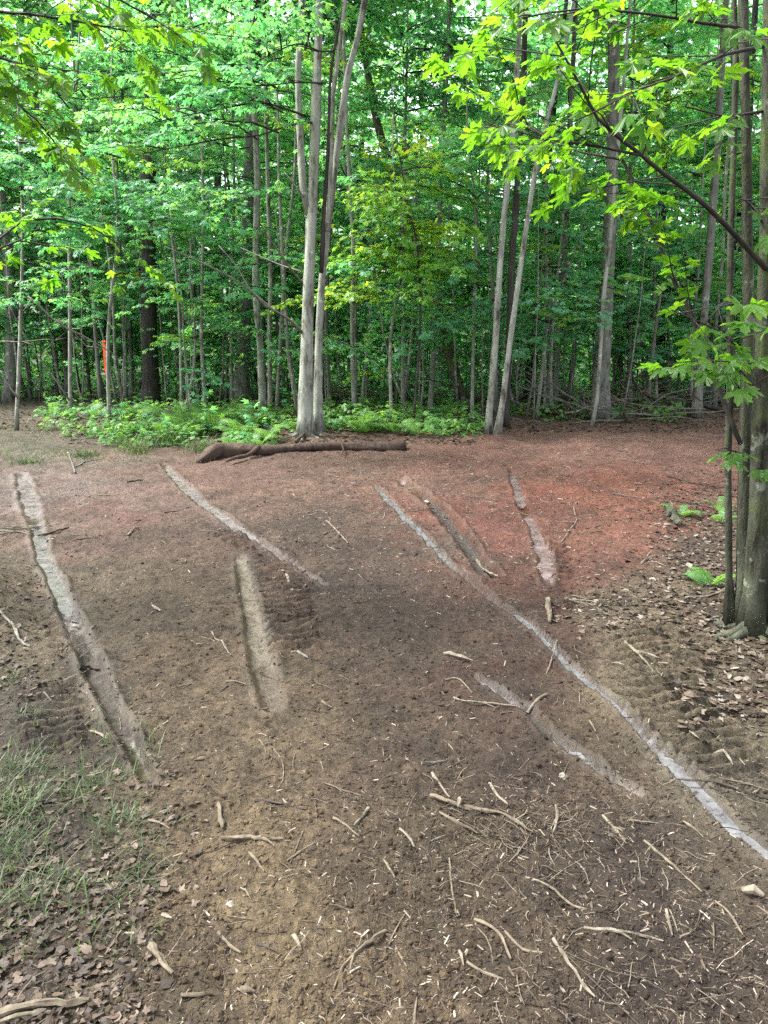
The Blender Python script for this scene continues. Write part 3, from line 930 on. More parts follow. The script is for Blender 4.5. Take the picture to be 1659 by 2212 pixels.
px_tree('dark_tree', 'dark shaded trunk far behind the dead branch of the forked maple', 'tree',
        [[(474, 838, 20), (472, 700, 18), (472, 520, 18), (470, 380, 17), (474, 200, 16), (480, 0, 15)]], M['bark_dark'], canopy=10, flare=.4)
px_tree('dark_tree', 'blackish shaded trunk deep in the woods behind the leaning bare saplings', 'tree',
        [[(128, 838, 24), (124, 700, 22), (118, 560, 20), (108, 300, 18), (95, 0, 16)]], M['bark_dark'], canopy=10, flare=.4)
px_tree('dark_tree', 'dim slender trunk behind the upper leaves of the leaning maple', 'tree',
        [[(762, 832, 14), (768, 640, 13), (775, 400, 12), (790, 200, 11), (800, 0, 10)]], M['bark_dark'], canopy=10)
px_tree('leaning_tree', 'mossy brown trunk curving over from a wide foot among ferns', 'tree',
        [[(1002, 882, 44), (988, 840, 32), (974, 780, 28), (964, 730, 26), (945, 670, 24), (926, 600, 24), (900, 520, 22), (862, 420, 21), (830, 320, 19), (800, 190, 17)]], M['bark_moss'], canopy=8, flare=.25)
px_tree('young_maple', 'grey slim trunk in front of the mossy leaning trunk', 'tree',
        [[(928, 898, 13), (934, 800, 12), (940, 690, 12), (946, 560, 12), (950, 420, 11), (958, 280, 11), (966, 130, 10)]], M['bark_grey'], canopy=6, mids=4, zmid=(5, 9))
px_tree('maple_tree', 'pair of pale smooth slanting stems rising from the edge of the red soil', 'tree', [
    [(1054, 936, 19), (1060, 860, 17), (1070, 740, 16), (1077, 620, 15), (1088, 480, 14), (1104, 330, 13), (1112, 220, 13), (1120, 90, 12)],
    [(1074, 940, 17), (1084, 880, 15), (1098, 770, 14), (1118, 620, 13), (1140, 470, 12), (1160, 350, 11), (1192, 220, 10), (1230, 60, 9)]],
    M['bark_pale'], canopy=8, mids=6, zmid=(4.5, 9), flare=.4)
px_tree('maple_tree', 'darker rough stem directly behind the pale slanting pair', 'tree',
        [[(1090, 922, 20), (1096, 820, 18), (1101, 700, 17), (1105, 580, 16), (1116, 420, 15), (1126, 280, 14), (1132, 120, 13), (1136, 0, 12)]], M['bark_dark'], canopy=8, mids=4, zmid=(6, 9))
px_tree('maple_tree', 'stout grey trunk standing behind the brush heap', 'tree', [
    [(1296, 905, 44), (1300, 800, 38), (1306, 700, 35), (1314, 560, 33), (1320, 420, 30), (1324, 280, 28), (1326, 130, 26), (1322, 0, 24)]],
    M['bark_grey'], canopy=10, mids=2, zmid=(7, 10), flare=.5)
px_tree('young_maple', 'crooked pale stem crossing in front of the stout grey trunk', 'tree',
        [[(1279, 922, 9), (1290, 860, 9), (1297, 760, 9), (1304, 640, 10), (1318, 520, 9), (1328, 400, 9), (1336, 300, 8), (1352, 120, 7)]], M['bark_pale'], canopy=3, mids=5, zmid=(5, 9))
px_tree('young_maple', 'dim trunk between the pale slanting pair and the stout grey trunk', 'tree',
        [[(1196, 880, 18), (1204, 760, 16), (1214, 640, 15), (1222, 480, 14), (1230, 300, 13)]], M['bark_grey'], canopy=8)
px_tree('maple_tree', 'pinkish grey trunk rising behind the brush beside the dark maple clump', 'tree', [
    [(1504, 900, 24), (1512, 800, 21), (1524, 650, 19), (1536, 500, 18), (1548, 350, 17), (1556, 200, 16), (1566, 30, 15)]],
    M['bark_grey'], canopy=10, mids=3, zmid=(6, 9))
px_tree('young_maple', 'slender dark stemmed sapling arching over the ferns behind the log', 'tree',
        [[(892, 924, 6), (896, 870, 6), (905, 760, 6), (908, 640, 5), (900, 520, 5), (880, 440, 4)]], M['bark_twig'], ext=2, mids=6, zmid=(2.6, 4.6), mid_set=B_BRI)
px_tree('young_maple', 'lichen ringed sapling just behind the forked maple', 'tree',
        [[(712, 884, 11), (708, 780, 10), (704, 660, 10), (712, 520, 9), (722, 400, 8)]], M['bark_grey'], mids=5, zmid=(4, 8), canopy=2)
px_tree('young_maple', 'pale thin sapling under the yellow green leaves behind the log', 'tree',
        [[(780, 884, 8), (788, 800, 8), (798, 700, 7), (806, 600, 6), (812, 500, 5)]], M['bark_thin'], ext=2, mids=9, zmid=(2.8, 5.5), mid_set=B_BRI)
px_tree('young_maple', 'whitish thin sapling in the left thicket with a forked top', 'tree',
        [[(194, 848, 9), (186, 770, 8), (172, 660, 8), (162, 560, 7), (150, 440, 6), (130, 330, 5)]], M['bark_pale'], ext=2, mids=9, zmid=(3.2, 6.5))
px_tree('young_maple', 'slim grey stem standing left of a twin in front of the dark furrowed trunk', 'tree',
        [[(272, 864, 9), (270, 740, 8), (262, 620, 8), (258, 500, 7), (252, 350, 7), (246, 200, 6)]], M['bark_thin'], mids=8, zmid=(3.5, 7))
px_tree('young_maple', 'slim grey stem standing against the dark furrowed trunk', 'tree',
        [[(285, 862, 12), (282, 740, 11), (277, 640, 10), (272, 480, 9), (268, 300, 8)]], M['bark_grey'], mids=6, zmid=(4, 8), canopy=3)
px_tree('young_maple', 'thin pale stem close behind the dark furrowed trunk', 'tree',
        [[(354, 852, 7), (350, 760, 6), (344, 660, 6), (340, 560, 5)]], M['bark_thin'], ext=3, mids=6, zmid=(3.2, 6))
px_tree('young_maple', 'thin twin stemmed sapling with lichen by the brush heap', 'tree',
        [[(1192, 892, 8), (1190, 780, 7), (1200, 640, 7), (1214, 500, 6)], [(1176, 890, 6), (1184, 700, 5), (1236, 560, 5)]], M['bark_thin'], ext=3, mids=8, zmid=(3, 6))
px_tree('young_maple', 'whitish broken topped pole rising from the brush heap', 'tree',
        [[(1398, 890, 9), (1406, 800, 8), (1420, 680, 7), (1428, 630, 6)]], M['dead_grey'], ext=0)
px_tree('young_maple', 'leaning whitish snag in the brush heap with a snapped top', 'tree',
        [[(1345, 880, 7), (1362, 790, 7), (1385, 700, 6), (1402, 640, 5)]], M['dead_grey'], ext=0)


def blue_mark():
    b = base_of(326, 868)
    V, F = [], []
    c = P(320, 712, b.y - .27)
    n = 9
    for k in range(n):
        for s in (-1, 1):
            V.append((c.x + (k / (n - 1) - .5) * .2, c.y + .16 * ((k / (n - 1) - .5) * 2) ** 2 - .045, c.z + s * .03 * (1 + .6 * math.sin(k * 2.3)) * (1 - .5 * abs(k / (n - 1) - .5)) + .015 * math.sin(k * 1.3)))
    for k in range(n - 1):
        F.append((2 * k, 2 * k + 2, 2 * k + 3, 2 * k + 1))
    m, t, out = mat_new('blue_tree_paint')
    p = N(t, 'ShaderNodeBsdfPrincipled'); p.inputs['Base Color'].default_value = (.03, .16, .28, 1); p.inputs['Roughness'].default_value = .7
    t.links.new(p.outputs[0], out.inputs['Surface'])
    root = [o for o in bpy.data.objects if o.get('label', '').startswith('dark furrowed')][0]
    obj('paint_mark', mesh('paint_mark', np.array(V) - np.array(root.location), np.array(F), m), root)


blue_mark()


def spray_tree(label, foot, crown, Y, wpx, boughs, bset, sc_=1.0, h=4.0):
    """leafy young maple whose boughs hang at given photo positions"""
    b = base_of(*foot)
    b = Vector((P(foot[0], foot[1], Y).x, Y, float(height(np.array([P(foot[0], foot[1], Y).x]), np.array([Y]), False)[0]) - .03))
    root = root_at('young_maple', b, label, 'tree')
    top = P(crown[0], crown[1], Y)
    pts = [b, b.lerp(top, .35) + Vector((rng.normal() * .06, rng.normal() * .06, 0)), b.lerp(top, .7) + Vector((rng.normal() * .08, 0, 0)), top, top + (top - b).normalized() * 1.2]
    r = wpx * .5 / FPX * Y
    o, P_ = stem(root, pts, [r, r * .85, r * .7, r * .45, r * .15], M['bark_thin'], sides=7, step=.3, flare=.3)
    for (a, c, n) in boughs:
        q = np.array(P(a, c, Y - .5))
        for k in range(n):
            t = q + rng.normal(size=3) * np.array([.45, .5, .22])
            z = min(max(t[2] + rng.uniform(-.3, .35), b.z + .6), top.z)
            s0 = along(P_, z)
            d = t - s0; L = math.hypot(d[0], d[1]) + .15
            az = math.atan2(d[1], d[0]) + rng.normal() * .25
            add_bough(root, s0 + d * max(0, 1 - 1.25 / L) * .9, az, math.atan2(d[2], L) * .6, bset, rng.uniform(.8, 1.1) * sc_)
    return root


spray_tree('leafy young maple with tiered sprays beside the orange ribbon', (232, 872), (240, 300), 13.2, 9, [(180, 440, 4), (300, 420, 5), (420, 430, 5), (480, 460, 3), (230, 490, 4), (120, 520, 3)], B_MID[:4])
spray_tree('leafy young maple at the frame edge above the shadowy end of the trail', (30, 885), (40, 250), 12.6, 9, [(20, 360, 5), (90, 400, 5), (60, 330, 4), (150, 350, 4), (20, 480, 3), (40, 610, 3), (20, 640, 2)], B_MID[:4])
spray_tree('small maple with low sprays in front of the dark furrowed trunk', (392, 868), (410, 600), 14.5, 6, [(330, 665, 2), (400, 690, 3), (450, 700, 3), (380, 650, 2), (470, 685, 2), (430, 730, 2)], B_SML + B_MID[:1])
spray_tree('bushy yellow green maple filling the gap right of the forked maple', (846, 905), (850, 360), 12.8, 8, [(780, 470, 4), (850, 420, 5), (920, 450, 5), (960, 500, 4), (820, 520, 5), (900, 560, 5), (760, 560, 4), (850, 620, 4), (740, 620, 3), (960, 600, 3)], B_BRI)
spray_tree('green maple with wide tiers between the leaning trunk and the pale pair', (1020, 890), (1010, 280), 13.6, 8, [(980, 360, 4), (1040, 420, 4), (960, 300, 4), (1040, 320, 4), (1000, 520, 4), (1030, 640, 3), (960, 700, 3), (1010, 740, 3)], B_MID[:4])
spray_tree('green maple with airy tiers right of the pale slanting pair', (1160, 892), (1180, 260), 14.2, 8, [(1160, 420, 4), (1220, 480, 4), (1180, 560, 4), (1240, 600, 3), (1200, 680, 3), (1150, 720, 3), (1240, 360, 4)], B_MID[:4] + B_BRI[:1])
spray_tree('broad green maple behind the brush heap', (1420, 880), (1420, 300), 16.5, 8, [(1380, 560, 5), (1440, 600, 5), (1420, 680, 5), (1480, 640, 4), (1380, 720, 4), (1460, 520, 5), (1400, 440, 5), (1480, 420, 5)], B_MID)
spray_tree('pale green maple tiers high over the far end of the trail', (150, 872), (170, 120), 14.8, 9, [(120, 220, 5), (220, 230, 5), (320, 220, 5), (180, 140, 5), (280, 120, 5), (400, 150, 4), (60, 160, 4), (350, 60, 4), (450, 60, 4)], B_MID)
spray_tree('tall leafy maple filling the gap above the curved dead branch', (500, 862), (500, 150), 18.0, 8, [(430, 360, 5), (500, 330, 5), (600, 350, 4), (470, 500, 4), (420, 560, 4), (600, 480, 4), (600, 120, 4), (500, 60, 4), (420, 90, 4)], B_MID)
spray_tree('tall leafy maple high between the forked maple and the pale pair', (870, 880), (880, 80), 15.5, 9, [(800, 100, 5), (880, 60, 5), (960, 100, 5), (830, 200, 5), (920, 220, 5), (1000, 200, 5), (800, 320, 4), (900, 330, 4), (1040, 120, 4)], B_MID)
spray_tree('tall yellowish maple high behind the stout grey trunk', (1360, 878), (1370, 60), 17.0, 9, [(1300, 120, 5), (1380, 100, 5), (1440, 150, 5), (1320, 220, 5), (1420, 260, 5), (1500, 200, 5), (1280, 300, 4), (1480, 320, 4), (1340, 340, 4)], B_BRI + B_MID[:2])


# ------------------------------------------------------------------ random forest behind
def edge_y(x):
    return np.interp(x, [-12, -7, -5.5, -4, -1, 1.2, 2.5, 5, 8, 14], [17, 16.5, 15.5, 13.6, 13.2, 12.8, 13.2, 15.0, 14.5, 13])


taken = [o.location.copy() for o in bpy.data.objects if o.get('category') == 'tree']


HERO = [(326, 17.5, 30), (524, 18, 24), (590, 16, 18), (664, 11, 34), (568, 18, 14), (1000, 15, 40), (960, 15, 24), (1070, 11.5, 34), (1300, 15, 26), (1504, 14, 22), (928, 14, 14)]


def free(x, y, r):
    px = CX + FPX * x / (y * math.cos(PITCH) + CAM_H * math.sin(PITCH))
    for (hx, hy, hw) in HERO:          # keep the marked trunks in sight
        if abs(px - hx) < hw and y < hy + 1: return False
    for t in taken:
        if (t.x - x) ** 2 + (t.y - y) ** 2 < r * r: return False
    return True


def wild_tree(x, y, hgt, r0, kind, name, label, group):
    z = float(height(np.array([x]), np.array([y]), False)[0]) - .03
    root = root_at(name, Vector((x, y, z)), label, 'tree', group)
    taken.append(root.location.copy())
    n = 6
    lean = rng.normal(size=2) * (.035 if kind != 'pole' else .07)
    pts, rad = [], []
    off = np.zeros(2)
    for k in range(n + 1):
        t = k / n
        off = off + lean * hgt / n + rng.normal(size=2) * .012 * hgt / n * 3
        pts.append((x + off[0] * (t > 0), y + off[1] * (t > 0), z + hgt * t)); rad.append(r0 * (1 - .75 * t))
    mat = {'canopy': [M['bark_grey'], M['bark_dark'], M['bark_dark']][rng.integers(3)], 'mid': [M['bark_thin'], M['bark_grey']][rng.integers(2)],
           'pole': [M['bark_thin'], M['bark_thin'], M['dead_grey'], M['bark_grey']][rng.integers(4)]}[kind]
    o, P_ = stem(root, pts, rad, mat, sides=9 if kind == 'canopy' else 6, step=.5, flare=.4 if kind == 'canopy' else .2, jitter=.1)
    return root, P_


ZONES = [(-1e9, -.36, 'at the shadowy left end of the woods'), (-.36, -.2, 'around the orange ribbon and the dark furrowed trunk'), (-.2, -.07, 'between the lichen spotted trunk and the forked maple'),
         (-.07, .06, 'under the yellow green leaves behind the log'), (.06, .2, 'around the pale slanting pair of stems'), (.2, .36, 'near the stout grey trunk and brush heap'), (.36, 1e9, 'behind the dark maple clump at the right')]


def zone(x, y):
    t = x / y
    for a, b, s in ZONES:
        if a <= t < b: return s


cnt = 0
tries = 0
while cnt < 44 and tries < 2000:          # full grown trees
    tries += 1
    y = 16.5 + 34 * rng.random() ** 1.2
    x = rng.uniform(-.75, .75) * y
    if y < edge_y(x) + 1.5 or not free(x, y, 1.9): continue
    h = rng.uniform(13, 18)
    root, P_ = wild_tree(x, y, h, rng.uniform(.10, .20), 'canopy', 'forest_tree', 'tall shaded forest trunk ' + zone(x, y), 'tall trees ' + zone(x, y))
    for k in range(9):
        z = rng.uniform(.42, .95) * h
        add_bough(root, along(P_, z), rng.uniform(0, 6.28), rng.uniform(-.05, .5), B_CAN, rng.uniform(.8, 1.25))
    for k in range(5):
        add_bough(root, along(P_, rng.uniform(3, 8)), rng.uniform(0, 6.28), rng.uniform(-.1, .3), B_FAR, rng.uniform(.8, 1.15))
    cnt += 1
cnt = 0; tries = 0
while cnt < 150 and tries < 5000:         # leafy understorey maples
    tries += 1
    y = 12.6 + 24 * rng.random() ** 1.5
    x = rng.uniform(-.72, .72) * y
    if y < edge_y(x) + .2 or not free(x, y, .6): continue
    h = rng.uniform(5.5, 10.5)
    root, P_ = wild_tree(x, y, h, rng.uniform(.025, .055), 'mid', 'maple_sapling', 'slim leafy understorey maple ' + zone(x, y), 'understorey maples ' + zone(x, y))
    far = y > 20
    zlo = 1.6 if rng.random() < .5 else .8
    for k in range(int(rng.integers(10, 17))):
        z = rng.uniform(zlo, h)
        add_bough(root, along(P_, z), rng.uniform(0, 6.28), rng.uniform(-.15, .35), B_FAR if far else (B_BRI if rng.random() < (.10 if z < 4.5 else .34) else B_MID), rng.uniform(.75, 1.15))
    cnt += 1
cnt = 0; tries = 0
while cnt < 135 and tries < 5000:         # bare thin poles in the shade
    tries += 1
    y = 12.4 + 12 * rng.random() ** 1.7
    x = rng.uniform(-.66, .66) * y
    if y < edge_y(x) or not free(x, y, .32): continue
    h = rng.uniform(1.8, 6.0)
    root, P_ = wild_tree(x, y, h, rng.uniform(.010, .026), 'pole', 'bare_sapling', 'thin pale bare sapling pole ' + zone(x, y), 'bare poles ' + zone(x, y))
    if rng.random() < .75:
        for k in range(int(rng.integers(2, 6))):
            add_bough(root, along(P_, rng.uniform(.3, 1) * h), rng.uniform(0, 6.28), rng.uniform(-.1, .3), B_SML, rng.uniform(.7, 1.2))
    cnt += 1

# tell the wild trees apart by the nearest landmark trunk
LAND = [(-1e9, 'the edge of the frame'), (128, 'the blackish trunk'), (226, 'the orange ribbon'), (326, 'the dark furrowed trunk'), (474, 'the dim trunk past the furrowed one'), (524, 'the lichen spotted trunk'), (568, 'the bent pale maple'), (664, 'the forked maple'), (780, 'the pale sapling behind the log'),
        (928, 'the slim grey trunk among ferns'), (1000, 'the mossy leaning trunk'), (1070, 'the pale slanting pair'), (1196, 'the twin stemmed sapling'), (1298, 'the stout grey trunk'), (1400, 'the broken topped pole'), (1504, 'the pinkish grey trunk'), (1590, 'the dark maple clump')]
NUM = ['first', 'second', 'third', 'fourth', 'fifth', 'sixth', 'seventh', 'eighth', 'ninth', 'tenth', 'eleventh', 'twelfth', 'thirteenth', 'fourteenth', 'fifteenth', 'sixteenth', 'seventeenth', 'eighteenth', 'nineteenth', 'twentieth']
KINDW = {'forest_tree': 'tall shaded forest tree', 'maple_sapling': 'slim leafy understorey maple', 'bare_sapling': 'thin bare sapling pole'}
wild = {}
for o in bpy.data.objects:
    nm = o.name.split('.')[0]
    if nm in KINDW and o.parent is None:
        px = CX + FPX * o.location.x / (o.location.y * math.cos(PITCH) + CAM_H * math.sin(PITCH))
        li = max(i for i in range(len(LAND)) if LAND[i][0] <= px)
        wild.setdefault((nm, li), []).append((px, o))
for (nm, li), lst in wild.items():
    lst.sort(key=lambda q: q[0])
    for k, (px, o) in enumerate(lst):
        o['label'] = KINDW[nm] + (', ' + NUM[k] + ' to the right of ' if len(lst) > 1 else ' just right of ') + LAND[li][1] if k < 20 else o['label']
        o['group'] = {'forest_tree': 'tall trees of the shaded woods', 'maple_sapling': 'understorey maples of the woods', 'bare_sapling': 'bare sapling poles along the edge of the woods'}[nm]

# the woods far behind, one mass
def leaf_mass(name, K, y0, y1, zfun, smin, smax, lod, label, cut=-.35, ypow=1.0):
    y = y0 + (y1 - y0) * rng.random(K) ** ypow; x = rng.uniform(-.85, .85, K) * y
    z = base_h(x, y) + zfun(rng.random(K))
    k = (vnoise(x * .5, z * .9 + y * .35, 71) > cut) & (y > edge_y(x) + 2.5)
    x, y, z = x[k], y[k], z[k]; K = len(x)
    d = rng.normal(size=(K, 3)) * np.array([1, 1, .4]); nn = rng.normal(size=(K, 3)) * .5 + np.array([0, 0, 1])
    a, b, c = frames(d, nn)
    s = rng.uniform(smin, smax, K)
    V, F = scatter(lod[0], lod[1], np.stack([x, y, z], 1), a, b, c, s)
    obj(name, mesh(name, V, F, M['leaf_far'], None, {'rnd': ('FACE', np.repeat(rng.random(K), len(lod[1])))}), kind='stuff', label=label)


leaf_mass('distant_woods', 135000, 34, 75, lambda u: u ** 1.15 * 25, .22, .46, L3, 'dense green mass of woods far behind the trunks')
leaf_mass('undergrowth', 42000, 14.5, 23, lambda u: .1 + u * 4.2, .06, .12, L2, 'dim leafy undergrowth between the nearer trunks', -.1)
leaf_mass('undergrowth', 100000, 21, 38, lambda u: .1 + u * 5.0, .09, .2, L3, 'dim leafy undergrowth deep in the woods', -.15)


# ------------------------------------------------------------------ near maples with single leaves
leaf_meshes = []
for v in range(8):
    rg = np.random.default_rng(900 + v)
    TV, TF = L0
    V = TV.copy()
    V[:, 1] *= rg.uniform(.9, 1.12)
    V[:, 2] = V[:, 2] * rg.uniform(.6, 2.2) + .05 * np.sin(V[:, 0] * 5 + v) + .04 * np.sin(V[:, 1] * 7 + v * 2)
    pv, pq, pt = tube(np.array([(-.55, 0, .12), (-.25, 0, .05), (.05, 0, 0)]), np.array([.012, .010, .010]), 3, cap=False)
    mb = MB(); mb.add(V, None, TF, 0, rg.random()); mb.add(pv, pq, None, 1)
    leaf_meshes.append(mb.build('leaf', [M['leaf_near'], M['bark_twig']]))


leaf_count, leaf_rest = {}, {}


def put_leaf(parent, p, d, n, size):
    tree = parent.parent
    wp = np.array(p) + np.array(tree.location)
    dep = wp[1] * math.cos(PITCH) - (wp[2] - CAM_H) * math.sin(PITCH)
    sx = CX + FPX * wp[0] / dep; sy = CY - FPX * (wp[1] * math.sin(PITCH) + (wp[2] - CAM_H) * math.cos(PITCH)) / dep
    seen = -30 < sx < 1690 and -30 < sy < 2240
    if not seen or leaf_count.get(tree.name, 0) >= 300:      # the rest of the crown is one part
        leaf_rest.setdefault(tree.name, []).append((np.array(p), np.array(d, float), np.array(n, float), size))
        return None
    leaf_count[tree.name] = leaf_count.get(tree.name, 0) + 1
    d = np.array(d, float)[None]; n = np.array(n, float)[None]
    a, b, c = frames(d, n)
    m = Matrix(((a[0][0], b[0][0], c[0][0], p[0]), (a[0][1], b[0][1], c[0][1], p[1]), (a[0][2], b[0][2], c[0][2], p[2]), (0, 0, 0, 1)))
    o = obj('leaf', leaf_meshes[rng.integers(8)], parent)
    o.matrix_local = m @ Matrix.Scale(size, 4)
    return o


def near_branch(root, lst, Y0, Y1, shoots, mat=None, size=.105, spread=.5, frm=.1, to=1.0, up=0.0):
    """woody branch through photo positions with twigs and single leaves"""
    br, bp = px_branch(root, lst, Y0, Y1, mat or M['bark_twig'], 'branch', 6)
    br_loc = np.array(root.location)
    n = len(bp)
    for k in range(shoots):
        f = frm + (to - frm) * (k + rng.random()) / shoots
        x = f * (n - 1); i0 = min(int(x), n - 2)
        c = bp[i0] + (bp[i0 + 1] - bp[i0]) * (x - i0)
        tg = unit(bp[i0 + 1] - bp[i0])
        sd = unit(np.cross([0, 0, 1.], tg)) * rng.choice([-1, 1])
        d = unit(tg * rng.uniform(.3, 1) + sd * rng.uniform(.3, 1) + np.array([0, 0, rng.uniform(-.35, .25) + up]))
        ln = spread * rng.uniform(.5, 1.35)
        pts = [c]
        dd = d
        for q in range(4):
            dd = unit(dd + rng.normal(size=3) * .12 + np.array([0, 0, -.04]))
            pts.append(pts[-1] + dd * ln / 4)
        pts = np.array(pts)
        V, Q, T = tube(pts, np.linspace(.0035, .0016, 5), 4, cap=False)
        mb = MB(); mb.add(V - br_loc, Q, T)
        tw = obj('twig', mb.build('twig', [M['bark_twig']], True), br)
        for q in range(1 + (ln > .3), 5):
            tq = unit(pts[q] - pts[q - 1])
            s2 = unit(np.cross([0, 0, 1.], tq))
            for s in (-1, 1):
                if q < 4 and rng.random() < .35: continue
                o = unit(tq * rng.uniform(.3, 1.) + s2 * s * rng.uniform(.4, 1) + np.array([0, 0, rng.uniform(-.45, .1)]))
                sz = size * rng.uniform(.55, 1.1) * .76
                put_leaf(br, pts[q] + o * .55 * sz - br_loc, o, np.array([0, 0, 1.]) + rng.normal(size=3) * .35, sz)
        o = unit(tq + np.array([0, 0, -.4])); sz = size * rng.uniform(.6, 1.0)
        put_leaf(br, pts[-1] + o * .55 * sz - br_loc, o, np.array([0, 0, 1.]) + rng.normal(size=3) * .3, sz)
    return br, bp


clump, cPs = px_tree('maple_clump', 'dark lichen spotted maple clump with mossy feet at the edge of the leaf litter', 'tree', [
    [(1636, 1362, 52), (1634, 1280, 44), (1638, 1100, 40), (1643, 900, 38), (1648, 700, 34), (1654, 500, 32), (1660, 250, 30), (1662, 0, 28)],
    [(1612, 1350, 38), (1604, 1270, 30), (1606, 1100, 28), (1610, 900, 26), (1616, 700, 25), (1614, 500, 24), (1611, 250, 22), (1606, 0, 20)],
    [(1578, 1350, 20), (1575, 1250, 17), (1572, 1000, 16), (1578, 800, 16), (1576, 620, 15), (1584, 350, 14), (1590, 150, 13), (1586, 0, 12)],
    [(1694, 1370, 40), (1690, 1100, 34), (1694, 700, 30), (1705, 200, 26)]],
    M['bark_moss'], ext=4, flare=.9, sides=20, jitter=.22)
cY = clump.location.y
add_roots(clump, np.array(clump.location), .07, 8, M['bark_moss'])
add_roots(clump, np.array(base_of(1612, 1352)), .05, 6, M['bark_moss'], .5)
near_branch(clump, [(1600, 960, 11), (1560, 860, 11), (1510, 720, 10), (1440, 570, 9), (1392, 440, 8), (1345, 345, 7), (1290, 230, 6), (1240, 160, 4)], cY, cY + .3, 9, size=.10, spread=.42, frm=.25)
near_branch(clump, [(1690, 620, 12), (1600, 520, 11), (1520, 440, 10), (1430, 372, 9), (1380, 330, 8), (1290, 255, 6), (1240, 160, 5), (1190, 70, 4)], cY, cY - .5, 10, size=.105, spread=.45, frm=.3)
near_branch(clump, [(1380, 335, 6), (1300, 318, 5), (1220, 306, 5), (1180, 300, 4), (1130, 262, 3)], cY - .3, cY - .2, 7, size=.10, spread=.42)
near_branch(clump, [(1345, 345, 5), (1260, 330, 4), (1180, 302, 3), (1080, 232, 3)], cY + .2, cY + .5, 7, size=.10, spread=.4)
near_branch(clump, [(1606, 60, 7), (1520, 50, 6), (1400, 30, 5), (1250, 20, 4), (1120, 40, 3)], cY, cY - .4, 10, size=.105, spread=.45)
near_branch(clump, [(1650, 100, 7), (1560, 120, 6), (1450, 170, 5), (1360, 200, 4), (1290, 240, 3)], cY, cY - .7, 9, size=.105, spread=.42)
near_branch(clump, [(1600, -60, 7), (1480, -70, 6), (1330, -40, 5), (1180, -20, 4), (1060, 30, 3)], cY, cY + .4, 9, size=.105, spread=.45)
near_branch(clump, [(1576, 640, 5), (1520, 700, 4), (1480, 730, 3)], cY, cY - .3, 4, size=.105, spread=.34, up=-.1)
near_branch(clump, [(1606, 760, 5), (1560, 720, 4), (1500, 690, 3), (1450, 670, 3)], cY, cY - .5, 5, size=.105, spread=.34)
near_branch(clump, [(1640, 850, 5), (1600, 800, 4), (1570, 780, 3)], cY, cY - .6, 4, size=.105, spread=.3)
near_branch(clump, [(1606, 985, 4), (1570, 968, 3), (1545, 972, 2)], cY, cY - .3, 2, size=.10, spread=.22)
near_branch(clump, [(1646, 480, 5), (1620, 440, 4), (1600, 430, 3)], cY, cY - .5, 3, size=.10, spread=.3)
near_branch(clump, [(1650, 240, 6), (1560, 250, 4), (1480, 230, 3)], cY, cY - .2, 5, size=.105, spread=.4)

# tree beside the camera on the left: only its boughs reach into view
lb = Vector((-3.3, 4.2, float(height(np.array([-3.3]), np.array([4.2]), False)[0]) - .03))
left_maple = root_at('maple_tree', lb, 'maple reaching its bright leaves in over the grassy side of the trail', 'tree')
stem(left_maple, [lb, lb + Vector((.05, .05, 2.5)), lb + Vector((0, .1, 5)), lb + Vector((.1, 0, 8))], [.11, .09, .07, .03], M['bark_moss'], sides=12, step=.15, flare=.5)
near_branch(left_maple, [(-300, 60, 10), (-120, 90, 8), (0, 125, 6), (90, 160, 5), (150, 235, 3)], 4.2, 4.0, 15, size=.105, spread=.42)
near_branch(left_maple, [(-300, 0, 9), (-80, 20, 7), (60, 30, 5), (160, 45, 4), (290, 70, 3)], 4.2, 4.6, 16, size=.105, spread=.4)
near_branch(left_maple, [(-280, 150, 9), (-80, 180, 7), (20, 210, 5), (80, 260, 4), (120, 310, 3)], 4.2, 4.3, 15, size=.10, spread=.4)
near_branch(left_maple, [(-280, -60, 9), (0, -60, 7), (120, -30, 5), (260, 0, 4), (330, 40, 3)], 4.2, 4.5, 13, size=.105, spread=.4)
near_branch(left_maple, [(-300, 700, 8), (-60, 560, 6), (0, 515, 5), (50, 475, 5), (120, 472, 4), (200, 492, 3), (260, 530, 2), (330, 580, 2)], 4.4, 5.6, 9, size=.10, spread=.36, frm=.3)
near_branch(left_maple, [(-200, 620, 6), (-40, 560, 5), (40, 520, 4), (130, 540, 3)], 4.4, 5.2, 6, size=.10, spread=.35)


for nm, lst in leaf_rest.items():
    a, b, c = frames(np.array([q[1] for q in lst]), np.array([q[2] for q in lst]))
    sz = np.array([q[3] for q in lst])
    V, F = scatter(L0[0], L0[1], np.array([q[0] for q in lst]), a, b, c, sz, sz * rng.uniform(.9, 1.12, len(lst)), sz * rng.uniform(.6, 2.2, len(lst)))
    obj('foliage', mesh('foliage', V, F, M['leaf_near'], None, {'rnd': ('FACE', np.repeat(rng.random(len(lst)), len(L0[1])))}), bpy.data.objects[nm], kind='stuff')
print('single leaves', leaf_count, {k: len(v) for k, v in leaf_rest.items()})


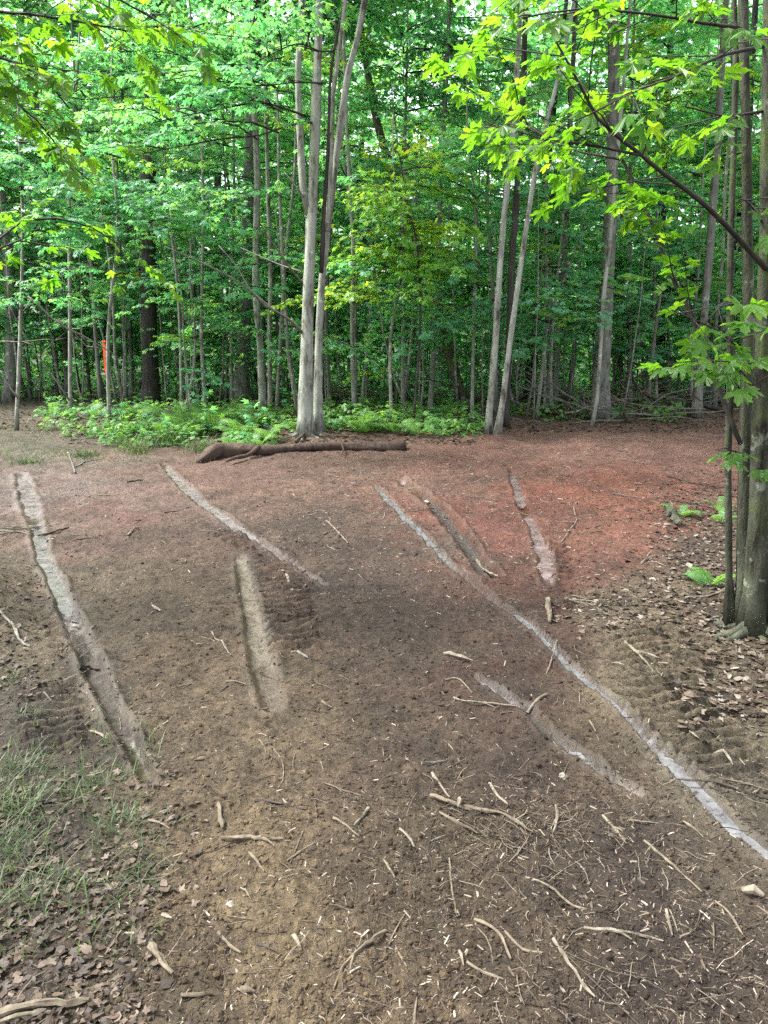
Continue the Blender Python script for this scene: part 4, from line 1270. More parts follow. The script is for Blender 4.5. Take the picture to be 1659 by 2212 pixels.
# ------------------------------------------------------------------ orange ribbon
def ribbon():
    m, t, out = mat_new('orange_flagging')
    p = N(t, 'ShaderNodeBsdfPrincipled'); p.inputs['Base Color'].default_value = (.95, .12, .015, 1); p.inputs['Roughness'].default_value = .35
    tr = N(t, 'ShaderNodeBsdfTranslucent'); tr.inputs['Color'].default_value = (.95, .15, .02, 1)
    mx = N(t, 'ShaderNodeMixShader'); mx.inputs[0].default_value = .35
    t.links.new(p.outputs[0], mx.inputs[1]); t.links.new(tr.outputs[0], mx.inputs[2]); t.links.new(mx.outputs[0], out.inputs['Surface'])
    Yr = 13.6
    top = P(224, 738, Yr)
    root = root_at('flagging_ribbon', top, 'bright orange flagging ribbon tied to a thin stem', 'ribbon')

    def tail(lst, wd, tw):
        V = []
        n = len(lst)
        for k, (a, b) in enumerate(lst):
            q = P(a, b, Yr) - top
            an = tw * k / n
            for s in (-1, 1):
                V.append((q.x + s * wd * math.cos(an), q.y + s * wd * math.sin(an) * .8 - .01 * s, q.z))
        F = [(2 * k, 2 * k + 1, 2 * k + 3, 2 * k + 2) for k in range(n - 1)]
        return mesh('ribbon_tail', np.array(V), np.array(F), m)
    obj('ribbon_tail', tail([(224, 742), (225, 756), (225, 770), (226, 780), (227, 792), (229, 808)], .022, 1.3), root)
    obj('ribbon_tail', tail([(225, 744), (229, 760), (231, 772), (232, 786), (231, 798), (230, 806)], .018, -1.2), root)
    ang = np.linspace(0, 2 * math.pi, 13)
    V, Q, T = tube(np.stack([.022 * np.cos(ang), .022 * np.sin(ang), .01 * np.sin(2 * ang)], 1), np.full(13, .012), 6)
    mb = MB(); mb.add(V, Q, T)
    obj('knot', mb.build('knot', [m], True), root)
    px_tree('young_maple', 'thin dark leaning stem that carries the orange ribbon', 'tree',
            [[(252, 870, 6), (240, 810, 5), (226, 742, 5), (206, 660, 5), (196, 600, 4)]], M['bark_thin'], ext=2.0, mids=4, zmid=(3, 5))


ribbon()


# ------------------------------------------------------------------ fallen log
def log():
    b = base_of(640, 985)
    root = root_at('fallen_log', b, 'fallen muddy log lying in front of the forked maple', 'log')
    pts, rad = [], []
    for a, c, r in [(428, 990, .04), (446, 984, .10), (470, 978, .13), (500, 975, .13), (535, 973, .10), (570, 971, .085), (620, 966, .08), (680, 963, .085), (760, 962, .085), (830, 962, .095), (876, 961, .09)]:
        x, y, z = G(a, c + 10)
        pts.append((float(x), float(y), float(z) + r * .4)); rad.append(r * .88)
    stem(root, pts, rad, M['bark_log'], sides=16, step=.05, jitter=.42, name='log_body')
    for lst, r in (([(560, 975), (535, 985), (505, 996), (490, 1000)], .035), ([(640, 962), (652, 945), (672, 930)], .03), ([(735, 958), (742, 975), (738, 985)], .015), ([(700, 960), (690, 948)], .015)):
        pp = []
        for k, (a, c) in enumerate(lst):
            x, y, z = G(a, c + 8)
            pp.append((float(x), float(y), float(z) + .06 if k else float(z) + .1))
        stem(root, pp, list(np.linspace(r, r * .5, len(pp))), M['bark_log'], sides=7, step=.05, jitter=.25, name='branch_stub')


log()

# ------------------------------------------------------------------ ferns, seedlings, grass
frond_meshes = []
for v in range(5):
    rg = np.random.default_rng(700 + v)
    mb = MB()
    L = 1.0
    t = np.linspace(0, 1, 9)
    h = rg.uniform(.35, .55)
    ax = np.stack([t * .85, .04 * np.sin(t * 3 + v), h * np.sin(t * 2.2) - .12 * t * t], 1)
    V, Q, T = tube(ax, .008 * (1 - .8 * t) + .001, 3, cap=False)
    mb.add(V, Q, T, 0, .3)
    n = 20
    pos, d, nr_, s = [], [], [], []
    for q in range(n):
        f = .14 + .86 * q / n
        x = f * 8; i0 = min(int(x), 7)
        c = ax[i0] + (ax[i0 + 1] - ax[i0]) * (x - i0); tg = unit(ax[i0 + 1] - ax[i0])
        up = unit(np.cross(tg, [0, 1., 0])) * -1
        if up[2] < 0: up = -up
        for sg in (-1, 1):
            pos.append(c); d.append(unit(tg * .35 + np.array([0, sg, 0]) + np.array([0, 0, -.12]))); nr_.append(up + rg.normal(size=3) * .12)
            s.append(.26 * (math.sin(math.pi * (.12 + .86 * f) ** .8) + .03) * rg.uniform(.85, 1.1))
    pos, d, nr_, s = map(np.array, (pos, d, nr_, s))
    a, b, c = frames(d, nr_)
    PT = np.array([(0, 0, 0), (.12, .10, 0), (.3, .035, -.01), (.36, .10, -.02), (.58, .03, -.03), (.62, .075, -.05), (1, 0, -.1), (.62, -.075, -.05), (.58, -.03, -.03), (.36, -.10, -.02), (.3, -.035, -.01), (.12, -.10, 0)])
    PF = np.array([(0, 11, 1), (11, 10, 1), (1, 10, 2), (10, 8, 2), (2, 8, 4), (8, 6, 4), (2, 4, 3), (10, 9, 8), (4, 6, 5), (8, 7, 6)])
    V, F = scatter(PT, PF, pos, a, b, c, s)
    mb.add(V, None, F, 0, np.repeat(rg.random(len(pos)) * .5 + rg.random() * .5, len(PF)))
    frond_meshes.append(mb.build('frond', [M['fern']]))

FERN = [(210, 900, .5), (280, 940, .5), (320, 950, .5), (360, 950, .5), (395, 930, .55), (430, 910, .55), (445, 960, .45), (510, 970, .4), (555, 970, .4), (530, 900, .5), (340, 885, .5), (395, 890, .5), (575, 920, .45), (760, 920, .5), (800, 940, .45), (880, 915, .5), (920, 930, .4), (300, 905, .55), (335, 930, .6), (375, 915, .6), (410, 945, .55), (450, 935, .6), (480, 958, .55), (520, 950, .6), (545, 925, .55), (570, 955, .5), (585, 945, .55), (260, 905, .5), (470, 905, .5), (500, 885, .5), (240, 880, .5),
        (610, 905, .5), (730, 905, .5), (780, 935, .55), (820, 915, .5), (850, 938, .5), (900, 940, .5), (860, 895, .5), (910, 905, .5), (965, 900, .5), (985, 890, .5), (1110, 890, .4), (1235, 895, .4), (1330, 905, .4), (640, 880, .5), (690, 890, .45), (940, 925, .4), (230, 850, .5), (420, 880, .5), (1555, 1130, .22), (1530, 1265, .3), (1470, 1115, .25), (1560, 1110, .25)]
FL = {4: 'arching green fern in the bank beside the forked maple', 0: 'arching green fern at the shadowy end of the fern bank', 1: 'green fern growing behind the fallen log', 2: 'small fern at the edge of the brush heap', 3: 'small fern in the leaf litter by the dark maple clump'}
for (a, b, s) in [f for q, f in enumerate(FERN) if q % 4 != 2 or f[1] > 1000] + [(110, 895, .4), (150, 905, .4), (180, 890, .45)]:
    k = 3 if b > 1000 else (2 if a > 1050 else (1 if a > 600 else (0 if a < 400 else 4)))
    p = base_of(a + rng.uniform(-4, 4), b)
    root = root_at('fern', p + Vector((0, 0, .02)), FL[k], 'fern', 'ferns ' + ['beside the trail', 'behind the log', 'by the brush heap', 'in the leaf litter', 'beside the trail'][k])
    nf = int(rng.integers(7, 11)) if k != 3 else 5
    for q in range(nf):
        o = obj('frond', frond_meshes[rng.integers(5)], root)
        sz = s * rng.uniform(.6, 1.25) * .92
        o.rotation_euler = (rng.normal() * .15, -rng.uniform(-.15, .3), q * 6.28 / nf + rng.normal() * .25)
        o.scale = (sz, sz, sz * rng.uniform(.8, 1.2))


def seedling_mesh(v):
    rg = np.random.default_rng(800 + v)
    mb = MB()
    pos, d, nr_ = [], [], []
    for st in range(int(rg.integers(1, 4))):
        az = rg.uniform(0, 6.28); h = rg.uniform(.25, .55)
        pts = np.array([(0, 0, 0), (.06 * math.cos(az), .06 * math.sin(az), h * .6), (.14 * math.cos(az), .14 * math.sin(az), h)])
        V, Q, T = tube(pts, np.array([.005, .004, .002]), 4, cap=False); mb.add(V, Q, T, 0)
        for q in range(int(rg.integers(5, 10))):
            f = rg.uniform(.4, 1); c = pts[0] + (pts[2] - pts[0]) * f
            a2 = rg.uniform(0, 6.28); o = unit(np.array([math.cos(a2), math.sin(a2), rg.uniform(-.4, .3)]))
            pos.append(c + o * rg.uniform(.03, .12)); d.append(o); nr_.append(np.array([0, 0, 1.]) + rg.normal(size=3) * .35)
    pos, d, nr_ = map(np.array, (pos, d, nr_))
    a, b, c = frames(d, nr_)
    s = rg.uniform(.06, .11, len(pos))
    V, F = scatter(L1[0], L1[1], pos, a, b, c, s)
    mb.add(V, None, F, 1, np.repeat(rg.random(len(pos)), len(L1[1])))
    return mb.build('seedling', [M['bark_twig'], M['leaf_bright'] if v % 3 == 0 else M['leaf']])


SEED = [seedling_mesh(v) for v in range(7)]
SP = [(330, 940), (370, 955), (400, 925), (420, 950), (460, 945), (490, 910), (520, 965), (545, 945), (290, 920), (310, 895), (250, 920), (235, 905), (110, 885), (90, 900), (470, 925), (575, 935), (585, 905), (140, 905), (160, 890), (215, 895), (300, 880), (340, 895), (365, 875), (380, 860), (440, 915), (455, 890), (500, 925), (535, 905), (555, 890), (600, 880), (625, 905), (640, 895), (560, 915), (705, 915), (730, 930), (750, 900), (790, 905), (800, 925),
      (840, 925), (880, 925), (900, 912), (950, 910), (985, 925), (1010, 905), (1035, 900), (1130, 895), (1140, 905), (1160, 885), (1230, 900), (1250, 890), (1300, 900), (1310, 905), (1325, 890), (1340, 905), (1455, 905), (600, 945), (200, 925), (270, 935)]
for (a, b) in SP:
    p = base_of(a, b)
    kz = 'at the shadowy end of the fern bank' if a < 330 else 'beside the trail among ferns' if a < 600 else ('behind the fallen log' if a < 1045 else 'along the edge of the brush heap')
    o = obj('seedling', SEED[rng.integers(7)], None, p, 'low leafy maple seedling ' + kz, 'seedling', 'seedlings ' + kz)
    o.rotation_euler = (0, 0, rng.uniform(0, 6.28)); o.scale = [rng.uniform(.7, 1.15)] * 3

BL = (np.array([(0, -.5, 0), (0, .5, 0), (.35, -.42, .45), (.35, .42, .45), (.75, -.25, .72), (.75, .25, .72), (1.15, 0, .8)]), np.array([(0, 2, 1), (1, 2, 3), (2, 4, 3), (3, 4, 5), (4, 6, 5)]))


def grass_mesh(name, pos, ln, wid, seed, flat=1.0):
    rg = np.random.default_rng(seed)
    K = len(pos)
    az = rg.uniform(0, 6.28, K)
    X = np.stack([np.cos(az), np.sin(az), np.zeros(K)], 1); Y = np.stack([-np.sin(az), np.cos(az), np.zeros(K)], 1); Z = np.tile([0, 0, 1.], (K, 1))
    s = ln * rg.uniform(.5, 1.2, K)
    V, F = scatter(BL[0], BL[1], pos, X, Y, Z, s * rg.uniform(.3, 1.1, K), wid * rg.uniform(.7, 1.3, K), s * rg.uniform(.5, 1.2, K) * flat)
    return mesh(name, V, F, M['grass'], None, {'rnd': ('FACE', np.repeat(rg.random(K), len(BL[1])))})


TUFTS = [(45, 1660, 55, 330, .20, 'dark green grass tuft farthest up the muddy edge'), (40, 1740, 65, 420, .22, 'thick grass tuft beside the grey mud at the frame edge'), (30, 1830, 60, 300, .20, 'grass tuft below the thick one at the frame edge'),
         (210, 1690, 60, 220, .20, 'loose grass tuft growing beside the near end of the grassy side rut'), (240, 1770, 60, 220, .19, 'flattened grass tuft in the dead leaves below the side rut'), (60, 1920, 80, 300, .18, 'broad grass tuft in the lower dead leaves'),
         (165, 1910, 50, 120, .16, 'thin bluish grass tuft between the lower dead leaves'), (310, 1890, 55, 150, .14, 'short sparse grass tuft at the border of the tan soil'), (330, 1800, 50, 100, .14, 'sparse yellowish blades by the tan soil'), (75, 1540, 34, 200, .13, 'muddy trampled grass beside the tread prints'),
         (20, 1470, 40, 140, .16, 'dark green tuft under the little bank'), (460, 868, 40, 420, .34, 'bright fine grass clump among the ferns'), (360, 960, 60, 260, .28, 'long grass fringe below the ferns'), (290, 975, 60, 260, .26, 'pale long grass where the ferns end'), (430, 975, 50, 150, .24, 'grass fringe beside the broken end of the log'),
         (60, 1000, 50, 220, .12, 'thin grass in the grey mud at the far end of the trail'), (180, 985, 44, 220, .12, 'thin grass on the pinkish mud near the ferns')]
for k, (a, b, wpx, nb, ln, lab) in enumerate(TUFTS):
    sx = wpx / FPX
    p = base_of(a, b)
    rx = sx * math.hypot(p.y, CAM_H) * .5
    nb = int(nb * (.36 if b > 1400 else 1.0)); ln = ln * (.46 if b > 1400 else 1.0)
    q = rng.normal(size=(nb, 2)) * np.array([rx, rx * .9]) * (.95 if b > 1400 else .7)
    px_, py_ = p.x + q[:, 0], p.y + q[:, 1]
    pz = height(px_, py_) - np.array(p.z)
    pos = np.stack([q[:, 0], q[:, 1], pz - .005], 1)
    obj('grass_tuft', grass_mesh('grass_tuft', pos, ln * (1.35 if b > 1400 else 1), .0032 if b > 1400 else .006, 40 + k, .5 if b > 1400 else 1.0), None, p, lab, 'grass', 'grass tufts beside the trail')

# loose blades over the weedy ground on the left and the fern bank
px_ = np.concatenate([rng.uniform(-150, 340, 450), rng.uniform(-100, 560, 1400)]); py_ = np.concatenate([rng.uniform(1560, 2080, 450), rng.uniform(885, 1000, 1400)])
x, y, z = G(px_, py_)
obj('grass', grass_mesh('grass', np.stack([x, y, z - .005], 1), .09, .004, 77), kind='stuff', label='loose grass blades on the weedy left side of the trail')


# low mixed greenery along the edge of the woods
px_ = np.concatenate([rng.uniform(90, 640, 5200), rng.uniform(640, 1045, 3200), rng.uniform(1045, 1480, 1500)]); py_ = np.concatenate([rng.uniform(862, 968, 5200), rng.uniform(868, 945, 3200), rng.uniform(880, 914, 1500)])
x, y, z = G(px_, py_)
k = vnoise(x * 1.5, y * 1.1, 81) + .35 * vnoise(x * 4, y * 4, 82) > .12 - .12 * (px_ > 250)
x, y, z = x[k], y[k], z[k]; K = len(x)
hh = rng.random(K) ** 1.4 * .25 * (1 + .6 * vnoise(x * 2, y * 2, 83))
az = rng.uniform(0, 6.28, K)
a, b, c = frames(np.stack([np.cos(az), np.sin(az), rng.uniform(-.4, .3, K)], 1), rng.normal(size=(K, 3)) * .4 + np.array([0, -.15, 1]))
V, F = scatter(L2[0], L2[1], np.stack([x, y, z + .02 + hh], 1), a, b, c, rng.uniform(.035, .095, K))
obj('ground_cover', mesh('ground_cover', V, F, M['fern'], None, {'rnd': ('FACE', np.repeat(rng.random(K), len(L2[1])))}), kind='stuff', label='low mixed green leaves along the edge of the woods')
px_ = rng.uniform(-150, 330, 2600); py_ = rng.uniform(862, 1000, 2600)
x, y, z = G(px_, py_)
k = vnoise(x * 1.3, y * 1.3, 85) > -.1
obj('grass', grass_mesh('grass', np.stack([x, y, z - .005], 1)[k], .13, .006, 78), kind='stuff', label='thin green grass on the far end of the trail')

# ------------------------------------------------------------------ sticks
def stick(lst, wpx, matk, label, group='sticks on the trail', lift=.35, name='stick', cat='stick', fork=False):
    xs, ys_, zs = G(np.array([q[0] for q in lst]), np.array([q[1] for q in lst]))
    pts = np.stack([xs, ys_, zs], 1)
    r = wpx * .5 / FPX * math.hypot(float(ys_.mean()), CAM_H)
    pts[:, 2] += r * (.55 + lift)
    if len(pts) == 2:
        mid = (pts[0] + pts[1]) / 2 + np.append(rng.normal(size=2) * .02 * np.linalg.norm(pts[1] - pts[0]), rng.uniform(0, .012))
        pts = np.array([pts[0], mid, pts[1]])
    P_, r_ = spline(pts, list(r * np.linspace(1.08, .72, len(pts)) * rng.uniform(.9, 1.1, len(pts))), max(.02, r * 1.5))
    r_[-1] *= .55; r_[0] *= .8
    r_ = r_ * .66 * (1 + .3 * rng.normal(size=len(r_)).clip(-1, 1) * .5)
    P_ = P_ + rng.normal(size=P_.shape) * r * .12
    V, Q, T = tube(P_, r_, 7, .5, True, int(rng.integers(999)))
    c = P_[0].copy()
    mb = MB(); mb.add(V - c, Q, T)
    ln = np.linalg.norm(P_[-1] - P_[0])
    if fork or (ln > .25 and rng.random() < .3):
        i0 = int(len(P_) * rng.uniform(.35, .7)); tg = unit(P_[min(i0 + 1, len(P_) - 1)] - P_[i0 - 1])
        d = unit(tg + np.cross([0, 0, 1.], tg) * rng.choice([-1, 1]) * rng.uniform(.4, .9) + np.array([0, 0, .15]))
        pp = np.array([P_[i0], P_[i0] + d * ln * .14, P_[i0] + d * ln * .28 + np.array([0, 0, -.01])])
        V, Q, T = tube(pp, np.array([.6, .45, .2]) * r, 5, .2)
        mb.add(V - c, Q, T)
    return obj(name, mb.build(name, [M[matk]], False), None, Vector(c), label, cat, group)


S = stick
S([(275, 1158), (290, 1150), (302, 1143)], 7, 'dead_pale', 'short pale splintered stick on the dark patch between the two far ruts')
S([(705, 1125), (725, 1148), (752, 1178)], 5, 'dead_pale', 'pale stick slanting down through the crossed pair above the dark centre')
S([(697, 1158), (715, 1152), (740, 1144)], 4, 'dead_pale', 'short pale stick crossing the slanting one above the dark centre')
S([(619, 1245), (632, 1268), (656, 1292)], 10, 'dead_pale', 'chunky splintered pale stick lying on the tread prints')
S([(640, 1245), (665, 1250), (686, 1253)], 4, 'dead_dark', 'dark twig meeting another at the end of the diagonal rut')
S([(686, 1253), (668, 1265), (652, 1278)], 4, 'dead_tan', 'tan twig leaning from the end of the diagonal rut to the chunky stick')
S([(330, 1317), (347, 1327)], 9, 'dead_pale', 'stubby pale wood chunk left of the middle rut')
S([(480, 1392), (489, 1405), (500, 1420)], 6, 'dead_pale', 'small pale curved stick left of the tan strip')
S([(457, 1365), (466, 1378), (477, 1386)], 5, 'dead_tan', 'small tan curved stick just above the pale curved one')
S([(489, 1472), (510, 1474), (532, 1480)], 6, 'dead_tan', 'tan stick ending at the near end of the tan strip')
S([(642, 1412), (653, 1418), (666, 1425)], 7, 'dead_grey', 'short grey stick right of the tan strip')
S([(172, 1444), (195, 1447), (216, 1451)], 12, 'dead_dark', 'black rotten chunk lying across the grassy side rut')
S([(162, 1395), (180, 1392), (196, 1385)], 6, 'dead_tan', 'pale brown stick across the grey wet silt above the black chunk')
S([(-20, 1300), (8, 1335), (30, 1362), (45, 1385), (66, 1402)], 9, 'dead_grey', 'crooked grey root sticking out of the little bank')
for k, (y0, y1) in enumerate([(1140, 1137), (1146, 1142), (1152, 1147), (1158, 1154), (1150, 1158), (1135, 1148)]):
    S([(-40, y0 + 4), (30, (y0 + y1) / 2), (92 - 6 * k, y1)], 5, ['dead_grey', 'dead_pale', 'dead_grey', 'dead_tan', 'dead_pale', 'dead_dark'][k],
      ['top', 'second', 'third', 'lowest', 'upward slanting', 'downward slanting'][k] + ' stick of the bundle lying across the far grassy side rut', 'bundle of sticks across the rut')
S([(80, 1162), (110, 1152), (150, 1140)], 8, 'dead_dark', 'dark stick at the end of the bundle across the rut')
S([(165, 1166), (215, 1164)], 5, 'dead_dark', 'dark thin stick on the mud beyond the bundle across the rut')
S([(95, 1503), (115, 1510), (136, 1520)], 7, 'dead_grey', 'grey stick on the muddy trampled grass')
S([(190, 1046), (210, 1068), (250, 1073)], 4, 'dead_tan', 'bent twig on the pinkish mud')
S([(275, 1046), (310, 1042)], 6, 'dead_dark', 'short black stick on the pinkish mud')
S([(355, 1110), (385, 1104), (412, 1098), (430, 1112)], 3, 'dead_dark', 'thin dark twig left of the diagonal rut')
S([(147, 980), (155, 1000), (162, 1022)], 5, 'dead_grey', 'grey stick pointing toward the camera near the far mud')
S([(162, 1010), (190, 998), (225, 992)], 4, 'dead_grey', 'grey stick lying sideways beside the far mud grass')
S([(695, 1520), (716, 1531)], 9, 'dead_tan', 'stubby tan stick below the tread prints')
S([(300, 1549), (345, 1540)], 5, 'dead_tan', 'thin tan stick right of the grassy side rut')
S([(385, 1483), (405, 1478), (427, 1472)], 5, 'dead_tan', 'thin tan stick midway between side rut and tan strip')
S([(1334, 1373), (1370, 1408), (1414, 1443)], 10, 'dead_pale', 'long pale stick lying across the olive tread prints', fork=True)
S([(1202, 1400), (1192, 1428), (1180, 1454)], 5, 'dead_pale', 'pale stick pointing at the water in the long rut')
S([(958, 1418), (985, 1425), (1022, 1432)], 13, 'dead_pale', 'broad pale split piece of wood on the dark centre soil')
S([(962, 1463), (990, 1467), (1020, 1498)], 4, 'dead_pale', 'bent pale twig below the broad split piece')
S([(980, 1503), (1005, 1519), (1055, 1521), (1112, 1526)], 7, 'dead_pale', 'long pale bent stick beside the damp patch')
S([(1140, 1528), (1160, 1518), (1181, 1508)], 8, 'dead_pale', 'short pale peeled stick right of the damp patch')
S([(1182, 1302), (1186, 1325), (1188, 1348)], 17, 'dead_tan', 'tan broken stub where the red soil meets the olive soil')
S([(1228, 1300), (1280, 1306), (1335, 1320)], 6, 'dead_pale', 'pale stick at the front of the straw heap below the red soil', 'straw heap below the red soil')
S([(1235, 1292), (1290, 1298), (1350, 1300)], 5, 'dead_pale', 'pale stick at the back of the straw heap below the red soil', 'straw heap below the red soil')
S([(1240, 1305), (1275, 1310), (1310, 1330)], 5, 'dead_tan', 'tan stick in the middle of the straw heap below the red soil', 'straw heap below the red soil')
S([(1246, 1086), (1240, 1100), (1245, 1125), (1230, 1150), (1213, 1175)], 5, 'dead_pale', 'pale crooked root standing out on the red soil', fork=True)
S([(1198, 1150), (1230, 1152), (1264, 1155)], 4, 'dead_tan', 'thin stick crossing the pale crooked root on the red soil')
S([(1322, 1070), (1350, 1071), (1378, 1073)], 5, 'dead_pale', 'pale straight stick on the red soil farther up')
S([(1276, 1155), (1303, 1152)], 5, 'dead_tan', 'short tan stick right of the pale crooked root')
S([(1442, 1103), (1455, 1125), (1468, 1142)], 22, 'bark_moss', 'short mossy log end at the border of leaf litter and red soil', 'logs', name='log', cat='log')
S([(1385, 1218), (1402, 1196), (1418, 1185)], 5, 'dead_pale', 'pale forked root at the border of the leaf litter', fork=True)
S([(1480, 1290), (1530, 1288), (1585, 1272)], 9, 'dead_pale', 'long pale stick lying to the foot of the dark maple clump')
S([(1450, 1212), (1490, 1202), (1530, 1188)], 4, 'dead_dark', 'dark twig across the leaf litter')
S([(1440, 1030), (1500, 1044), (1590, 1060)], 5, 'dead_dark', 'dark branch lying along the far leaf litter', fork=True)
S([(1030, 1212), (1045, 1232), (1076, 1258)], 7, 'dead_pale', 'frayed straw coloured stick beside the watery strip')
S([(1320, 1433), (1348, 1450)], 5, 'dead_pale', 'small pale stick beside the long pale one on the olive tread prints')
S([(1498, 1360), (1560, 1372), (1620, 1400)], 5, 'dead_grey', 'grey stick in the litter in front of the dark maple clump')
S([(1600, 1440), (1590, 1400), (1600, 1375)], 4, 'dead_grey', 'thin grey stick rising from the litter near the frame edge')
S([(195, 1575), (212, 1585), (231, 1598)], 9, 'dead_pale', 'pale frayed stick at the near end of the grassy side rut')
S([(320, 1772), (345, 1780), (367, 1793)], 7, 'dead_tan', 'tan stick among the sparse yellowish blades')
S([(325, 2047), (345, 2080), (373, 2119)], 19, 'dead_tan', 'broad curl of bark at the border of the lower dead leaves')
S([(472, 1745), (477, 1770), (482, 1796)], 15, 'dead_tan', 'upright tan chunk of wood at the border of the tan soil')
S([(550, 1735), (600, 1742), (662, 1757)], 9, 'dead_dark', 'dark bark covered stick on the tan soil')
S([(478, 1817), (540, 1820), (612, 1827)], 10, 'dead_tan', 'flat tan stick lying level on the tan soil', fork=True)
S([(720, 1775), (748, 1798), (776, 1820)], 8, 'dead_tan', 'tan stick of the crossed V on the brown soil')
S([(796, 1745), (783, 1770), (765, 1796)], 8, 'dead_pale', 'paler arm of the crossed V on the brown soil')
S([(655, 1808), (645, 1830), (635, 1850)], 4, 'dead_tan', 'thin curved twig left of the crossed V')
S([(620, 1858), (650, 1846), (682, 1830)], 6, 'dead_tan', 'slanting twig just below the thin curved one')
S([(588, 1615), (610, 1648), (609, 1690), (583, 1712)], 4, 'dead_tan', 'wavy root twig at the near end of the tan strip')
S([(538, 1853), (555, 1872), (571, 1893)], 7, 'dead_tan', 'short straight stick under the flat tan stick')
S([(472, 2017), (495, 2038), (521, 2056)], 10, 'dead_tan', 'tan split stick above the peeled peg in the foreground')
S([(555, 2035), (580, 2046), (608, 2058)], 7, 'dead_dark', 'dark stick in the foreground tan soil')
S([(635, 2020), (643, 2033), (651, 2048)], 13, 'dead_pale', 'stubby pale peg in the foreground tan soil')
S([(835, 2008), (790, 2048), (742, 2092), (720, 2142)], 10, 'dead_tan', 'long forked tan branch in the middle foreground', fork=True)
S([(390, 2160), (425, 2156), (461, 2150)], 13, 'dead_tan', 'thick peeled peg lying level in the foreground')
S([(520, 2147), (552, 2151)], 12, 'dead_tan', 'short thick peg right of the peeled peg in the foreground')
S([(-30, 2205), (80, 2192), (197, 2178)], 24, 'dead_tan', 'broken log end at the bottom corner with the big pale leaf', 'logs', name='log', cat='log')
S([(-30, 2225), (40, 2215), (110, 2205)], 14, 'dead_tan', 'split slab lying against the broken log end at the bottom', 'logs', name='log', cat='log')
S([(350, 1975), (373, 1988)], 12, 'dead_pale', 'stubby pale chunk among the lower dead leaves')
S([(520, 1925), (543, 1952)], 5, 'dead_pale', 'white sliver above the foreground pegs')
S([(700, 1695), (765, 1712), (833, 1726)], 4, 'dead_tan', 'long thin twig above the crossed V')
S([(490, 1980), (550, 1988), (622, 1998)], 4, 'dead_tan', 'long wavy twig across the foreground tan soil')
S([(928, 1718), (1000, 1742), (1080, 1766), (1152, 1802)], 12, 'dead_tan', 'long split piece of wood through the root heap')
S([(950, 1760), (988, 1778), (1032, 1797)], 9, 'dead_tan', 'shorter split piece lying under the long one in the root heap')
S([(932, 1677), (952, 1698), (971, 1721)], 8, 'dead_pale', 'pale stick above the long split piece')
S([(1057, 1690), (1074, 1728), (1098, 1752)], 8, 'dead_pale', 'pale curved stick rising out of the root heap')
S([(1200, 1750), (1203, 1785), (1194, 1812)], 9, 'dead_pale', 'pale upright peg right of the root heap', lift=.8)
S([(993, 1730), (990, 1753)], 12, 'dead_pale', 'pale stub standing on the long split piece', lift=1.6)
S([(1300, 1770), (1325, 1792), (1352, 1826)], 9, 'dead_pale', 'forked pale root right of the upright peg', fork=True)
S([(1358, 1775), (1415, 1779), (1476, 1786)], 5, 'dead_tan', 'thin level twig right of the forked pale root')
S([(1475, 1780), (1500, 1795), (1520, 1812)], 6, 'dead_tan', 'short tan stick at the edge of the long rut water')
S([(1390, 1820), (1430, 1850), (1455, 1876), (1516, 1926)], 10, 'dead_tan', 'long broken tan stick below the thin level twig')
S([(1545, 1945), (1575, 1985), (1606, 2028)], 9, 'dead_tan', 'straight tan stick near the frame edge below the long rut')
S([(1473, 1642), (1495, 1695), (1525, 1735), (1558, 1778)], 11, 'dead_dark', 'dark splintered branch lying along the long rut', fork=True)
S([(1463, 1688), (1550, 1702), (1662, 1719)], 7, 'dead_dark', 'dark straight branch crossing the long rut to the frame edge')
S([(1552, 1690), (1610, 1696), (1680, 1706)], 5, 'dead_tan', 'tan stick just behind the dark straight branch')
S([(1135, 1900), (1185, 1925), (1240, 1955), (1322, 1976)], 7, 'dead_tan', 'long tan stick below the root heap')
S([(1260, 2017), (1340, 2027), (1432, 2038)], 10, 'dead_pale', 'whitish birch like stick in the dark foreground', fork=True)
S([(970, 1860), (976, 1920), (988, 1981)], 7, 'dead_tan', 'straight stick pointing at the camera left of the dark foreground')
S([(1025, 1982), (1075, 2015), (1103, 2078)], 10, 'dead_tan', 'bent flat stick at the border of tan and dark foreground soil')
S([(1090, 2010), (1130, 2052), (1172, 2068)], 6, 'dead_tan', 'thin bent stick right of the bent flat one')
S([(1007, 2087), (1045, 2108), (1087, 2126)], 9, 'dead_tan', 'tan stick below the bent flat one')
S([(994, 2063), (1001, 2098)], 9, 'dead_pale', 'small white sliver below the bent flat stick')
S([(1195, 2042), (1230, 2090), (1262, 2136), (1287, 2158)], 11, 'dead_pale', 'pale peeled stick slanting to the lower edge')
S([(1437, 1980), (1444, 2003), (1451, 2029)], 7, 'dead_pale', 'pale upright splinter of the pair in the dark foreground')
S([(1446, 1978), (1456, 2000), (1462, 2022)], 5, 'dead_pale', 'thinner splinter of the pair in the dark foreground')
S([(1540, 2000), (1542, 2058)], 6, 'dead_tan', 'thin stick pointing at the camera near the frame edge')
S([(910, 1657), (935, 1650), (962, 1641)], 10, 'dead_grey', 'flat grey slat of wood above the root heap')
S([(895, 2212), (898, 2180), (901, 2155)], 7, 'dead_tan', 'tan stick at the lower frame edge in the middle')
S([(1538, 1623), (1560, 1642), (1582, 1662)], 8, 'dead_pale', 'pale stick on the olive mud beyond the long rut')
S([(1605, 1937), (1650, 1950)], 22, 'dead_pale', 'thick pale chunk of wood at the frame edge below the long rut')
S([(829, 1863), (840, 1885), (853, 1906)], 9, 'dead_tan', 'stubby tan stick in the centre foreground')
S([(840, 2040), (855, 2010), (875, 1983)], 5, 'dead_tan', 'thin curved twig beside the long forked branch')
